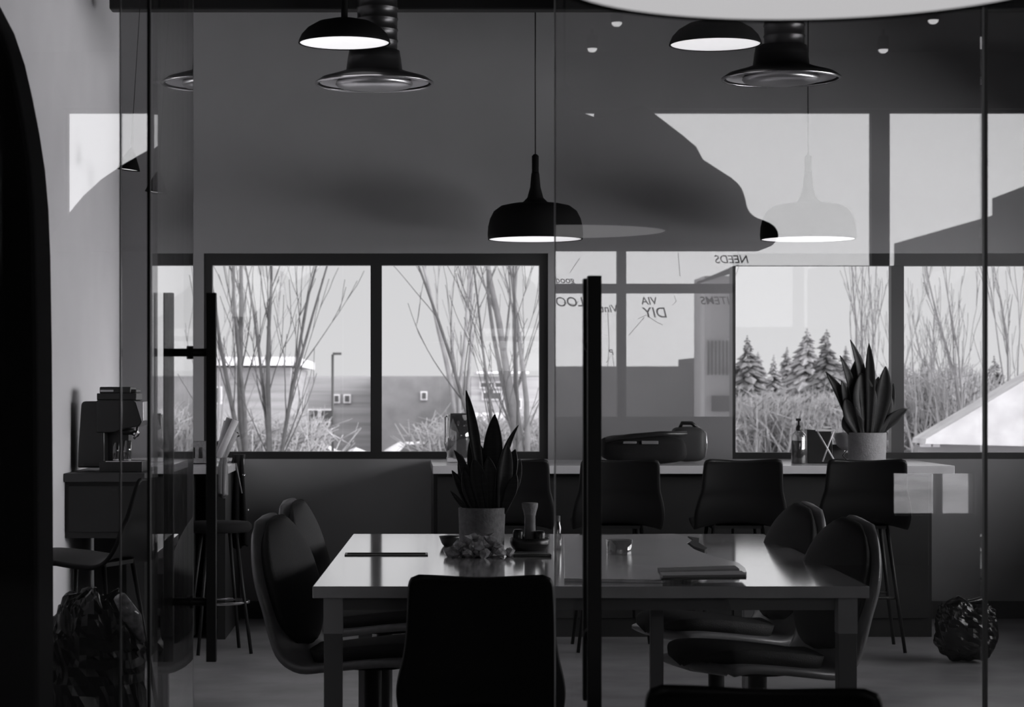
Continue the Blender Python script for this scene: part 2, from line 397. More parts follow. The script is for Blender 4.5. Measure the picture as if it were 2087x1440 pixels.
def brushy(name, x0, x1, ytop, Y, m, label, sd, n=240, tw=.028):
    rnd = random.Random(sd); mb = MB()
    for i in range(n):
        px = rnd.uniform(x0, x1); yy = Y+rnd.uniform(-4, 4); zt = Z(ytop, Y)*(.2+.8*rnd.random())+rnd.uniform(-.3, .1); bx = X(px, yy)
        for _ in range(5):
            dx = rnd.gauss(0, .6); e = Vector((bx+dx, yy+rnd.gauss(0, .4), zt)); st_ = Vector((bx, yy, GZ)); r_ = tw
            mb.tube([st_, st_.lerp(e, .5)+Vector((rnd.gauss(0, .12), 0, 0)), e], [r_*1.4, r_, r_*.5], 3)
            for _k in range(5):
                q = st_.lerp(e, rnd.uniform(.3, .95)); mb.tube([q, q+Vector((rnd.gauss(0, .45), rnd.gauss(0, .3), rnd.uniform(.1, .7)))], [r_*.7, r_*.3], 3)
    o = mb.build(name, m); tag(o, label, 'shrubs', kind='stuff')
brushy('brush', 1505, 1785, 800, 82, 'brush', 'tangled pale bare brush below the conifers in the right window', 5)
brushy('brush', 1850, 1975, 745, 66, 'brush', 'dense grey bare brush left of the snowy roof', 6, 260)
brushy('brush', 1190, 1420, 830, 62, 'brush', 'bare brush beyond the wall between the windows, mirrored in the open door', 10, 120)
brushy('brush', 440, 620, 850, 60, 'brush', 'low bare brush at the foot of the two near trees', 8, 80)
brushy('brush', 905, 1095, 850, 70, 'brush', 'low bare brush behind the glass brewer', 9, 90)

# snowy roof at right, outside window 2
YR = 34.0
o = MB().prism([(X(1888, YR), Z(894, YR)), (X(2000, YR), Z(828, YR)), (X(2150, YR), Z(738, YR)), (X(2400, YR), Z(738, YR)), (X(2400, YR), Z(916, YR)), (X(1886, YR), Z(904, YR))], YR, YR+.9).build('snowy_roof', 'snow_roof')
root = empty('snow_covered_shed', (X(2140, YR), YR, GZ), 'low building with a snow-covered sloping roof outside the right window', 'building')
o.parent = root; o.location = -root.location
b = MB().box((X(1890, YR), YR+.6, GZ), (X(2400, YR), YR+.85, Z(908, YR))).build('shed_wall', 'siding', root); b.location = -root.location
for (a, c) in [(1893, 1912), (1916, 1930)]:
    b = MB().box((X(a, YR), YR+.45, Z(912, YR)), (X(c, YR), YR+.62, Z(898, YR))).build('roof_vent', 'fascia_white', root); b.location = -root.location

# buildings across the street
def bld(name, label, Y, x0, x1, yt, depth, m, fasc=None, wins=(), cat='building'):
    root = empty(name, (X((x0+x1)/2, Y), Y, GZ), label, cat); L = root.location
    def pt(mb, nm, mm): q = mb.build(nm, mm, root); q.location = -L; return q
    pt(MB().box((X(x0, Y), Y, GZ), (X(x1, Y), Y+depth, Z(yt, Y))), 'wall', m)
    if fasc:
        fx0, fx1, fy0, fy1 = fasc
        pt(MB().box((X(fx0, Y), Y-1.3, Z(fy1, Y)), (X(fx1, Y), Y+depth, Z(fy0, Y))), 'roof', 'fascia_white')
    for wx0, wx1, wy0, wy1 in wins:
        f = pt(MB().box((X(wx0-3, Y), Y-.15, Z(wy1+3, Y)), (X(wx1+3, Y), Y+.1, Z(wy0-3, Y))), 'window', 'fascia_white')
        MB().box((X(wx0, Y), Y-.2, Z(wy1, Y)), (X(wx1, Y), Y-.1, Z(wy0, Y))).build('pane', 'dark_window', f)
    return root
bld('low_building', 'grey building with a thick white roof edge across the street at left', 100, 380, 592, 748, 18, 'siding', (370, 608, 728, 745), [(430, 450, 790, 820)])
bld('long_building', 'long low sided building with white-framed door and windows behind the lamp post', 125, 600, 756, 766, 16, 'siding', None,
    [(607, 619, 838, 874), (630, 648, 836, 858), (655, 676, 836, 858), (682, 690, 806, 818), (703, 712, 806, 818)])
bld('wide_building', 'wide dark flat-roofed building across the street in the right pane of the left window', 118, 768, 1330, 766, 20, 'siding_dark', None,
    [(860, 868, 800, 812)])
bld('far_building', 'pale stepped building behind the snake plant on the table', 112, 960, 1110, 768, 4, 'siding_pale', (970, 1075, 757, 762), [(980, 1000, 780, 788), (1010, 1040, 780, 788), (985, 1020, 800, 812), (1030, 1060, 815, 830)])
bld('white_trailer', 'white boxy trailer parked in front of the stepped building', 105, 965, 1040, 842, 3, 'fascia_white', None, [(972, 984, 848, 856)], 'trailer')
# lamp post
root = empty('street_lamp', P(678, 900, 80)*1, 'black street lamp with a short arm in the left window', 'street lamp'); root.location.z = GZ
Y = 80; bx = X(678, Y)
q = MB().tube([(bx, Y, GZ), (bx, Y, Z(722, Y))], .045, 8).build('pole', 'charcoal', root); q.location = -root.location
q = MB().box((bx, Y-.06, Z(723, Y)), (X(696, Y), Y+.06, Z(718, Y))).build('lamp_head', 'charcoal', root); q.location = -root.location
root = empty('street_lamp', (X(999, 90), 90, GZ), 'thin dark sign post standing behind the leaf tips of the table plant', 'post')
MB().tube([(0, 0, 0), (0, 0, Z(795, 90)-GZ)], .045, 8).build('pole', 'charcoal', root); MB().box((-.12, -.08, Z(800, 90)-GZ), (.12, .08, Z(793, 90)-GZ)).build('lamp_head', 'charcoal', root)
# snow heaps
def heap(px, Y, hw, hz, label, sd):
    rnd = random.Random(sd); vs_ = []; fs = []; n, k = 20, 8; c = Vector((X(px, Y), Y, GZ))
    for j in range(k+1):
        t = j/k
        for i in range(n):
            a = 2*math.pi*i/n; r = hw*(1-t)**.85*(1+.16*math.sin(3*a+sd)+.08*rnd.random())
            vs_.append((math.cos(a)*r, math.sin(a)*r*.7, -.03+hz*(t**.95)))
    for j in range(k):
        for i in range(n): fs.append((j*n+i, j*n+(i+1) % n, (j+1)*n+(i+1) % n, (j+1)*n+i))
    fs.append(tuple(k*n+i for i in range(n)))
    o = MB().add(vs_, fs, True).build('snow_heap', 'snow_roof', loc=c); tag(o, label, 'snow heap', 'snow heaps on the street')
heap(725, 95, 1.6, 1.0, 'ploughed snow heap left of the left window mullion', 1)
heap(815, 90, 1.9, 1.35, 'tall ploughed snow heap right of the left window mullion', 2)
heap(870, 97, 1.3, .7, 'smaller snow heap behind the right parked car', 3)
heap(460, 92, 1.8, .8, 'snow bank at the foot of the leftmost tree', 4)
def car(px, Y, label, m, L=4.4):
    root = empty('car', (X(px, Y), Y, GZ), label, 'car', 'cars parked in the snow')
    prof = [(-L/2, .35), (-L/2, .85), (-L*.42, .95), (-L*.3, 1.0), (-L*.2, 1.42), (L*.17, 1.46), (L*.33, 1.0), (L*.47, .88), (L/2, .7), (L/2, .35)]
    MB().prism(prof, -.85, .85).build('body', m, root, bevel=.06)
    MB().prism([(-L*.27, 1.02), (-L*.19, 1.36), (L*.16, 1.38), (L*.29, 1.02)], -.87, .87).build('side_window', 'dark_window', root)
    for sx in (-.31, .31):
        for sy in (-.8, .8):
            MB().tube([(L*sx, sy-.1, .33), (L*sx, sy+.1, .33)], .33, 16).build('wheel', 'tyre', root)
car(610, 88, 'pale car parked in the snow in the left pane', 'car_paint')
car(868, 84, 'pale car parked in the snow left of the glass brewer', 'car_paint', 3.9)

# ------------------------------------------------------------------ exterior, rear side (seen as reflection)
def RP(px, py, V): return Vector((RX(px, V), 2*G-V, RZ(py, V)))
struct('ground_rear', MB().box((-80, -160, GZ-.3), (160, REAR-1.5, GZ)), 'rear_snow')
V = 75
root = empty('distant_block', (RX(1100, V), 2*G-V, GZ), 'long dark flat-topped building reflected low in the glass door', 'building')
q = MB().box((RX(900, V), 2*G-V-9, GZ), (RX(1436, V), 2*G-V, RZ(746, V))).build('block_wall', 'rear_land', root); q.location = -root.location
q = MB().box((RX(1412, V), 2*G-V-4, GZ), (RX(1436, V), 2*G-V+2, RZ(729, V))).build('stair_tower', 'rear_dark', root); q.location = -root.location
root = empty('corner_building', (RX(1480, 55), 2*G-55, GZ), 'grey corner building with a row of tall narrow windows, reflected in the glass door', 'building')
V = 55
q = MB().box((RX(1436, V), 2*G-V-2, GZ), (RX(1502, V), 2*G-V, RZ(562, V))).build('wall', 'rear_building', root); q.location = -root.location
q = MB().prism([(RX(1436, V), RZ(568, V)), (RX(1502, V), RZ(540, V)), (RX(1502, V), RZ(553, V)), (RX(1436, V), RZ(574, V))], 2*G-V-1.5, 2*G-V+.3).build('roof', 'rear_dark', root); q.location = -root.location
f = MB().prism([(RX(1440, V), RZ(698, V)), (RX(1492, V), RZ(688, V)), (RX(1492, V), RZ(764, V)), (RX(1440, V), RZ(762, V))], 2*G-V, 2*G-V+.1).build('window_band', 'rear_snow', root); f.location = -root.location
for k in range(7):
    a = 1441+k*7.6; MB().box((RX(a, V), 2*G-V+.1, RZ(764, V)), (RX(a+2, V), 2*G-V+.16, RZ(694, V))).build('window_bar', 'rear_dark', f)
q = MB().box((RX(1450, V), 2*G-V, RZ(838, V)), (RX(1486, V), 2*G-V+.1, RZ(806, V))).build('window', 'rear_dark', root); q.location = -root.location
# receding sided wing with stepped parapet
root = empty('sided_building', (15, 2*G-60, GZ), 'large sided building with a stepped parapet, reflected at the upper right', 'building')
def wing(x0, x1, Va, Vb, yt0, yt1, nm, m, dz=0):
    # wall face between (x0 at Va) and (x1 at Vb)
    a = Vector((RX(x0, Va), 2*G-Va)); b_ = Vector((RX(x1, Vb), 2*G-Vb)); za = RZ(yt0, Va)+dz; zb = RZ(yt1, Vb)+dz
    n = Vector((6.0, -1.0)); c = b_+n; d = a+n
    mb = MB(); mb.add([(a.x, a.y, GZ), (b_.x, b_.y, GZ), (c.x, c.y, GZ), (d.x, d.y, GZ), (a.x, a.y, za), (b_.x, b_.y, zb), (c.x, c.y, zb), (d.x, d.y, za)],
                      [(0,3,2,1),(4,5,6,7),(0,1,5,4),(1,2,6,5),(2,3,7,6),(3,0,4,7)])
    q = mb.build(nm, m, root); q.location = -root.location
wing(1824, 2022, 75, 62, 503, 444, 'wall', 'rear_building'); wing(1822, 2022, 74.8, 61.8, 496, 439, 'parapet', 'rear_dark')
wing(2024, 2200, 61, 53, 410, 342, 'wall', 'rear_building'); wing(2022, 2200, 60.8, 52.8, 404, 336, 'parapet', 'rear_dark')
o = MB().prism([(-8.4, GZ), (-8.8, .0), (-9.4, .22), (-10.4, .40), (-13, .62), (-16, .62), (-16, GZ)], 3.6, 7.0, 'x').build('added_snow_bank', 'rear_snow', bevel=.12)  # bank added and sloped to brighten the low reflected patch
tag(o, 'snow bank added for the bright patch reflected low on the right, above the rubbish bag', 'snow bank')
# ------------------------------------------------------------------ rear room objects
# added stand-in for an unidentified reflection: dark canopy with a rounded, slightly bumpy outline
Vc = 13.0
oc = [(1215, 508), (1560, 508), (1577, 488), (1572, 468), (1556, 458), (1530, 448), (1514, 436), (1508, 408), (1500, 385), (1480, 368), (1452, 350), (1424, 332), (1410, 306), (1384, 284), (1345, 254), (1300, 220), (1285, 226), (1217, 250), (1160, 231), (1120, 212), (1060, 150), (1000, 120), (860, 122), (720, 140), (600, 168), (480, 214), (390, 262), (318, 308), (262, 340), (215, 372), (180, 404), (152, 438), (122, 476), (100, 508)]
root = empty('dark_silhouette', (RX(850, Vc), 2*G-Vc, 2.12), 'huge added unidentified dark rounded canopy seen as a reflection against the bright sky', 'silhouette')
q = MB().prism([(RX(a, Vc), RZ(b_, Vc)) for a, b_ in oc], 2*G-Vc-.22, 2*G-Vc+.22).build('silhouette_body', 'silhouette_felt', root, bevel=.05); q.location = -root.location
for a in (500, 1150):
    q = MB().tube([(RX(a, Vc), 2*G-Vc, 2.9), (RX(a, Vc), 2*G-Vc, CEIL)], .008, 6).build('rod', 'black_metal', root); q.location = -root.location  # rods made up to carry the stand-in
# small ceiling spotlights
for i, (px, py, V, lb) in enumerate([(1207, 99, 15.9, 'small bright ceiling spotlight reflected left of the right dome lamp'), (1800, 101, 15.9, 'small bright ceiling spotlight reflected right of the window post line'),
                                     (1257, 46, 14.6, 'tiny faint ceiling spotlight reflected near the top above the glass door'), (1902, 41, 14.6, 'tiny faint ceiling spotlight reflected at the top right')]):
    p = RP(px, py, V); z = p.z
    root = empty('spotlight', (p.x, p.y, CEIL), lb, 'spotlight', 'ceiling spotlights behind the camera')
    MB().tube([(0, 0, 0), (0, 0, z-CEIL+.08)], .012, 8).build('stem', 'black_metal', root)
    MB().lathe([(.012, z-CEIL+.10), (.04, z-CEIL+.09), (.045, z-CEIL), (.035, z-CEIL)], seg=16).build('can', 'black_metal', root)
    MB().lathe([(.034, z-CEIL+.004), (.032, z-CEIL-.012), (.018, z-CEIL-.024), (.001, z-CEIL-.027)], seg=16).build('bulb', 'spot_emit', root)

# marker writing on the rear glass, mirror-reversed by the reflection
def note(txt, px, py, size, V=VR-.13, rot=0):
    c = bpy.data.curves.new('marker_word', 'FONT'); c.body = txt; c.size = size; c.align_x = 'CENTER'; c.extrude = .001; c.offset = .0008; c.shear = .25
    c.materials.append(MAT['marker_ink'])
    o = bpy.data.objects.new('marker_word', c); COL.objects.link(o); o.location = (RX(px, V), REAR-.055, RZ(py, V)); o.rotation_euler = (math.pi/2, rot, math.pi)
    return o
win3 = bpy.data.objects['window_3']
ink = []
for a in [('NEEDS', 1500, 533, .085), ('ITEMS', 1466, 618, .085), ('LOOK', 1158, 622, .10), ('good', 1156, 574, .07), ('Winter', 1243, 634, .08), ('VIA', 1330, 618, .08), ('DIY', 1343, 645, .11), ('P', 1252, 722, .06)]:
    o = note(*a); o.parent = win3
mb = MB()
def stroke(pts):
    V = VR-.13; mb.tube([(RX(a, V), REAR-.054, RZ(b_, V)) for a, b_ in pts], .0022, 5)
stroke([(1380, 600), (1384, 612), (1376, 620)]); stroke([(1318, 645), (1286, 682)]); stroke([(1305, 648), (1322, 640), (1345, 655), (1356, 660)]); stroke([(1185, 523), (1165, 553)])
stroke([(1388, 512), (1392, 560)]); stroke([(1243, 630), (1246, 700), (1243, 745)]); stroke([(1152, 614), (1178, 620), (1182, 612)]); stroke([(1240, 738), (1252, 720), (1256, 744)])
q = mb.build('marker_lines', 'marker_ink', win3)

# ------------------------------------------------------------------ glass partition
XL, XR, XH = X(312, G), X(1131, G), X(2003, G)
GT = .006; GH = 2.74
def panel(name, x0, x1, gm, edges=('l', 'r'), parent=None, em='glass_edge'):
    o = MB().box((x0, G-GT, .01), (x1, G+GT, GH)).build(name, gm, parent)
    for e in edges:
        xx = x0 if e == 'l' else x1
        MB().box((xx-.0014, G-GT-.0004, .011), (xx+.0014, G+GT+.0004, GH-.001)).build('polished_edge', em, o)
    return o
lp = panel('window_5', -3.0, X(245.5, G), 'partition_glass', ('r',), em='grey_frame'); lp['kind'] = 'structure'
lp2 = panel('window_6', X(248.5, G), X(304, G), 'partition_glass', ()); lp2['kind'] = 'structure'
rp = panel('window_7', X(2012, G), 7.2, 'partition_glass', ()); rp['kind'] = 'structure'
struct('trim_1', MB().box((X(301, G), G-.012, 0), (X(307, G), G+.012, GH)), 'black_metal')
struct('trim_2', MB().box((X(2004, G), G-.010, 0), (X(2010.5, G), G+.010, GH)), 'grey_frame')
# right door leaf, closed
door = empty('door_1', ((XR+XH)/2, G, 0), 'closed glass door leaf with tall black pull handles', 'glass door'); door['kind'] = 'structure'
L = door.location
gp = panel('glass_panel', XR, XH-.004, 'partition_glass', ('l',)); gp.parent = door; gp.location = -L
MB().box((XR+.0, G-.004, GH-.02), (XH-.004, G+.004, GH)).build('top_rail', 'black_metal', door).location = -L
ZT, ZB = 1.552, .613
def bars(parent, a, off, axis, zt, zb, L):
    for s_ in (-1, 1):
        if axis == 'y': c = (a[0], a[1]+s_*off)
        else: c = (a[0]+s_*off, a[1])
        hx, hy = (.0150, .0125) if axis == 'y' else (.0125, .015)
        q = MB().box((c[0]-hx, c[1]-hy, zb), (c[0]+hx, c[1]+hy, zt)).build('pull_bar', 'black_metal', parent, bevel=.0015); q.location = -L
    for z in (zt-.152, zb+.152):
        d = Vector((0, 1, 0)) if axis == 'y' else Vector((1, 0, 0)); c = Vector((a[0], a[1], z))
        q = MB().tube([c-d*off, c+d*off], .0105, 14).tube([c-d*.014, c-d*.006], .017, 18).tube([c+d*.006, c+d*.014], .017, 18).build('standoff', 'black_metal', parent); q.location = -L
bars(door, (X(1211, G-.06), G), .062, 'y', ZT, ZB, L)
q = MB().box((XR+.28, G-.02, .0), (XH-.03, G+.02, .012)).build('floor_guide', 'black_metal', door); q.location = -L
# left door leaf, swung open 90 degrees away from the camera
LX = -.5535; YE = 5.84
door2 = empty('door_2', (LX, G, 0), 'open glass door leaf seen edge-on with black pull handles', 'glass door'); door2['kind'] = 'structure'
L = door2.location
gp = MB().box((LX-GT, G+.03, .01), (LX+GT, YE, GH-.02)).build('glass_panel', 'leaf_glass', door2); gp.location = -L
q = MB().box((LX-GT-.0004, YE-.0015, .011), (LX+GT+.0004, YE+.0015, GH-.021)).build('polished_edge', 'glass_edge', gp)
bars(door2, (LX, 5.755), .0605, 'x', ZT, ZB, L)

# tall dark curved frame on the camera side at far left
Yp = 5.25
def arch():
    outer = [(95, 1700), (95, 1300), (94, 1000), (92, 700), (89, 520), (85, 420), (78, 340), (66, 262), (52, 190), (36, 120), (14, 55), (-20, -10), (-70, -80), (-140, -150), (-240, -210), (-360, -250)]
    inner = [(-360, -150), (-255, -110), (-175, -60), (-115, 10), (-75, 90), (-45, 180), (-25, 280), (-12, 400), (0, 540), (4, 700), (4, 930), (3, 1080), (2, 1300), (2, 1700)]
    return [(X(a, Yp), max(0, Z(b_, Yp)) if b_ < 1700 else 0) for a, b_ in outer+inner]
o = MB().prism(arch(), Yp-.12, Yp+.12).build('arched_frame', 'pod_felt', bevel=.02)
tag(o, 'tall dark curved upright rising along the left edge just behind the glass', 'arch')

# big white pendant near the camera
def pendant(name, label, x, y, z, R, h, cat, group, outer='shade_outer', em='diffuser', stem=.1, top=None, dome=False):
    root = empty(name, (x, y, z), label, cat, group)
    if dome: pr = [(R, 0), (R*.985, h*.12), (R*.93, h*.34), (R*.80, h*.60), (R*.58, h*.84), (R*.30, h*.96), (R*.12, h)]
    else: pr = [(R*.99, 0), (R, h*.12), (R*.99, h*.34), (R*.95, h*.56), (R*.87, h*.76), (R*.72, h*.90), (R*.50, h*.96), (R*.27, h*.99), (R*.17, h*1.12), (R*.11, h*1.4), (R*.085, h*1.75), (R*.075, h*1.8)]
    MB().lathe(pr, seg=64).build('lamp_shade', outer, root, solid=.006, offset=-1)
    MB().lathe([(R*.965, .005), (R*.88, h*.2), (R*.7, h*.42), (.001, h*.55)] if dome else [(R*.972, .005), (R*.955, h*.25), (R*.9, h*.5), (.001, h*.55)], seg=64).build('shade_lining', 'shade_inner', root)
    MB().lathe([(.0005, .003), (R*.4, .0032), (R*.962, .003)], seg=64).build('diffuser', em, root)
    zt = h if dome else h*1.8; r1 = R*.08
    MB().lathe([(r1*.9, zt-.01), (r1*.9, zt+stem), (r1*.4, zt+stem+.01), (.001, zt+stem+.011)], seg=16).build('stem', 'shade_outer', root)
    MB().tube([(0, 0, zt+stem), (0, 0, CEIL-z)], .0035, 8).build('cord', 'black_metal', root)
    MB().lathe([(.001, CEIL-z-.03), (.05, CEIL-z-.03), (.05, CEIL-z), ], seg=20).build('ceiling_cup', 'shade_outer', root)
    return root
pendant('pendant_lamp', 'huge pale pendant lamp cut off by the top edge, nearest the camera', .507, 2.77, 1.806, .330, .2, 'pendant lamp', None, em='diffuser_dome')
Yc = 12.4
pc = [pendant('pendant_lamp', 'black bell-shaped pendant lamp hanging over the left end of the island', X(1091, Yc), Yc, Z(488, Yc), .262, .205, 'pendant lamp', 'bell pendants over the island', stem=.09)]
pc.append(dup(pc[0], (X(1647, Yc), Yc, Z(488, Yc)), 0, 'bell pendant lamp over the island, half lost in the sky reflection beside the window post'))
Ya = 11.07
pa = pendant('pendant_lamp', 'black dome pendant lamp high up in front of the left spiral duct', X(702, Ya), Ya, Z(88, Ya), .226, .122, 'pendant lamp', 'dome pendants below the ceiling', dome=True, stem=.16)
dup(pa, (X(1458, Ya), Ya, Z(91, Ya)), 0, 'black dome pendant lamp high up left of the right spiral duct')
# two small cone pendants at left
for px, py, Y, lb in [(262, 346, 11.2, 'small black cone pendant with bright rim against the reflected window at left'), (318, 392, 11.6, 'small black cone pendant beside the dark door post at left')]:
    root = empty('cone_pendant', (X(px, Y), Y, Z(py, Y)), lb, 'pendant lamp', 'cone pendants over the coffee counter'); r = .058; root.rotation_euler = (0, math.radians(7), 0)
    MB().lathe([(r, 0), (r*.8, .03), (r*.45, .075), (r*.18, .105), (.003, .11)], seg=28).build('lamp_shade', 'shade_outer', root, solid=.003, offset=-1)
    MB().lathe([(.001, .004), (r*.93, .004)], seg=28).build('diffuser', 'diffuser', root)
    MB().tube([(0, 0, .10), (-.08, 0, CEIL-Z(py, Y)-.02)], .0018, 6).build('cord', 'black_metal', root)

# ducts with round diffusers, dark beam
def duct(px, py, pxd, Y, R, lb, rd=.102):
    root = empty('air_diffuser', (X(px, Y), Y, Z(py, Y)), lb, 'air duct', 'round diffusers on spiral ducts'); z0 = root.location.z
    dx = X(pxd, Y)-X(px, Y)
    prof = [(rd*1.02, .10)]; z = .10; k = 0
    while z < CEIL-z0-.02: prof += [(rd, z+.006), (rd, z+.046), (rd+.004, z+.050), (rd+.004, z+.056)]; z += .056
    prof.append((rd, CEIL-z0))
    MB().lathe(prof, c=(dx*.5, 0, 0), seg=40).build('spiral_duct', 'duct_metal', root)
    MB().lathe([(rd*1.25, .16), (rd*1.32, .12), (rd*1.4, .06), (rd*1.8, .045), (R*.9, .02), (R, .0), (R*.985, -.008), (R*.95, -.006)], seg=64).build('diffuser_body', 'duct_metal', root, solid=.003)
    MB().lathe([(R*.985+.0075*math.cos(q*math.pi/5), -.006+.0075*math.sin(q*math.pi/5)) for q in range(11)], seg=64).build('outer_ring', 'chrome', root)
    MB().lathe([(R*.93, .0), (R*.82, .025), (R*.7, .03)], seg=64).build('inner_cone', 'shade_inner', root, solid=.002)
    MB().lathe([(.001, -.035), (R*.4, -.033), (R*.62, -.022), (R*.66, -.010), (R*.64, .006), (.002, .010)], seg=64).build('centre_disc', 'steel', root)
    MB().box((-R*.28, -.01, .002), (-R*.2, .01, .05)).box((R*.26, -.01, .002), (R*.34, .01, .05)).box((-.01, -R*.3, .002), (.01, -R*.22, .05)).build('bracket', 'black_metal', root)
duct(763, 168, 775, 11.5, .300, 'round metal air diffuser on a spiral duct behind the left dome lamp')
duct(1592, 158, 1605, 11.5, .300, 'round metal air diffuser on a spiral duct right of the right dome lamp')
Yb = 11.75
o = MB().box((X(225, Yb), Yb-.05, Z(22, Yb)), (RW, Yb+.06, Z(-30, Yb))).build('ceiling_beam', 'black_metal', bevel=.01); tag(o, 'dark horizontal beam crossing below the ceiling along the top', 'beam')
mb = MB()
for xx in (-1.2, 1.0, 3.4): mb.tube([(xx, Yb, Z(-30, Yb)), (xx, Yb, CEIL)], .01, 6)
mb.build('hanger', 'black_metal', o)

# ------------------------------------------------------------------ table
TZ = .74; dn, df = 6.50, 8.90
tc_ = [(X(637, dn), dn), (X(1772, dn), dn), (X(1556, df), df), (X(720, df), df)]
table = empty('conference_table', (.57, 7.7, 0), 'long pale conference table with thick top in the middle of the room', 'table'); L = table.location
q = MB().prism(tc_, TZ-.034, TZ, 'z').build('tabletop', 'table_laminate', table, bevel=.002); q.location = -L
def tleg(x, y, w_=.054, m='leg_grey', top=.11):
    q = MB().box((x-w_/2, y-w_/2, 0), (x+w_/2, y+w_/2, TZ-.034)).build('leg', m, table, bevel=.002); q.location = -L
    MB().box((x-w_/2-.001, y-w_/2-.001, TZ-.034-top), (x+w_/2+.001, y+w_/2+.001, TZ-.034)).build('leg_bracket', 'leg_light', q)
tleg(X(679, dn+.08), dn+.1); tleg(X(1727, dn+.08), dn+.1); tleg(X(745, df-.15), df-.15); tleg(X(1528, df-.15), df-.15)
tleg(X(1338, dn+.6), dn+.6, .040, top=.02)
q = MB().box((tc_[0][0]+.07, dn+.12, TZ-.08), (tc_[1][0]-.07, dn+.14, TZ-.034)).build('apron', 'leg_grey', table); q.location = -L
# socket box flush in the top
YS = (.56*F/(1130-CY))
sk = MB().box((X(703, YS), YS-.05, TZ), (X(872, YS), YS+.055, TZ+.004)).build('socket_panel', 'black_plastic', table); sk.location = -L
mb = MB()
for k in (-1, 1): mb.box((X(708, YS), YS+k*.022-.004, TZ+.004), (X(867, YS), YS+k*.022+.004, TZ+.006))
mb.build('cable_slot', 'charcoal', sk)

def onT(px, py): 
    Y = (EYE-TZ)*F/(py-CY); return Vector((X(px, Y), Y, TZ))

# ------------------------------------------------------------------ chairs
def surf(profile, width, nu, cup, edge0, edge1, n=44, side=0.0):
    """profile(t)->(y,z); width(t)->half width; returns a grid mesh; cup(t)->how far the sides curl towards the sitter"""
    pts = [profile(i/n) for i in range(n+1)]; vs_ = []; fs = []
    for i, (y, z) in enumerate(pts):
        t = i/n; a = pts[max(0, i-1)]; b_ = pts[min(n, i+1)]; ty, tz = b_[0]-a[0], b_[1]-a[1]; l = math.hypot(ty, tz); ny, nz = tz/l, -ty/l
        if ny*1 + nz*0 < 0 and False: ny, nz = -ny, -nz
        wdt = width(t)
        for k in range(nu+1):
            u = -1+2*k/nu; c = cup(t)*abs(u)**2.2
            vs_.append((wdt*u, y+ny*c, z+nz*c))
    for i in range(n):
        for k in range(nu): fs.append((i*(nu+1)+k, i*(nu+1)+k+1, (i+1)*(nu+1)+k+1, (i+1)*(nu+1)+k))
    return MB().add(vs_, fs, True)
def poly_at(pts, t):
    # Catmull-Rom through pts with arc parameter
    n = len(pts)-1; s_ = min(t*n, n-1e-6); i = int(s_); f = s_-i
    p0, p1, p2, p3 = pts[max(0, i-1)], pts[i], pts[i+1], pts[min(n, i+2)]
    return tuple(.5*((2*p1[k])+(-p0[k]+p2[k])*f+(2*p0[k]-5*p1[k]+4*p2[k]-p3[k])*f*f+(-p0[k]+3*p1[k]-3*p2[k]+p3[k])*f**3) for k in range(len(p1)))
def rnd_end(t, t0, t1, p, flo=.04):
    # superelliptic rounding at both ends
    e = 1.0
    if t < t0: e = (max(0, 1-((t0-t)/t0)**p))**(1/p)
    if t > t1: e = flo+(1-flo)*(max(0, 1-((t-t1)/(1-t1))**p))**(1/p)
    return max(e, .04)
# side chair: bent shell with pale rim, oval pads; sitter faces local +Y
SP = [(.245, .432), (.235, .452), (.17, .462), (.05, .452), (-.07, .436), (-.165, .425), (-.225, .452), (-.252, .515), (-.268, .61), (-.292, .70), (-.322, .80), (-.358, .892)]
def shell_chair(label, group):
    root = empty('shell_chair', (0, 0, 0), label, 'chair', group)
    prof = lambda t: poly_at(SP, t)
    def wid(t):
        base = poly_at([(.215,), (.22,), (.225,), (.225,), (.22,), (.205,), (.19,), (.185,), (.195,), (.205,), (.20,), (.185,)], t)[0]
        return base*rnd_end(t, .12, .70, 2.3)
    surf(prof, wid, 22, lambda t: -.018-.035*max(0, (t-.5))*2*(1-max(0, t-.75)*2), 0, 0).build('shell', 'chair_rim', root, solid=.022, offset=0)
    # pads
    def off(t, d):
        y, z = prof(t); a = prof(max(0, t-.01)); b_ = prof(min(1, t+.01)); ty, tz = b_[0]-a[0], b_[1]-a[1]; l = math.hypot(ty, tz) or 1
        return (y-tz/l*-d if False else y+(-tz/l)*-d, z+(ty/l)*-d)
    bp = lambda s_: off(.59+.385*s_, .024)
    surf(bp, lambda s_: .178*max(.04, (1-abs(2*s_-1)**2.4)**(1/2.2)), 18, lambda t: -.025, 0, 0, n=30).build('back_pad', 'chair_pad', root, solid=.03, offset=0)
    spd = lambda s_: off(.06+.42*s_, .030)
    surf(spd, lambda s_: .195*max(.04, (1-abs(2*s_-1)**2.6)**(1/2.4)), 18, lambda t: -.012, 0, 0, n=30).build('seat_pad', 'chair_pad', root, solid=.045, offset=0)
    MB().lathe([(.11, .405), (.11, .417), (.05, .42), (.03, .40), (.028, .10), (.035, .09)], seg=24).build('column', 'black_metal', root)
    for k in range(4):
        a = math.pi/4+k*math.pi/2; d = Vector((math.cos(a), math.sin(a), 0))
        MB().tube([d*.02+Vector((0, 0, .09)), d*.16+Vector((0, 0, .075)), d*.30+Vector((0, 0, .03))], [.02, .017, .012], 8).tube([d*.30+Vector((0, 0, .03)), d*.30], .012, 8).build('leg', 'black_metal', root)
    return root
grp = 'upholstered shell chairs at the long table'
def place(c, pxback, Y, rz, dx=.29): pass
ch = shell_chair('shell chair nearest the door on the left side of the table', grp)
ch.location = (-.105, 7.36, 0); ch.rotation_euler = (0, 0, -math.pi/2-math.radians(22))
c2 = dup(ch, (-.075, 8.45, 0), -math.pi/2-math.radians(14), 'shell chair farther along the left side of the table')
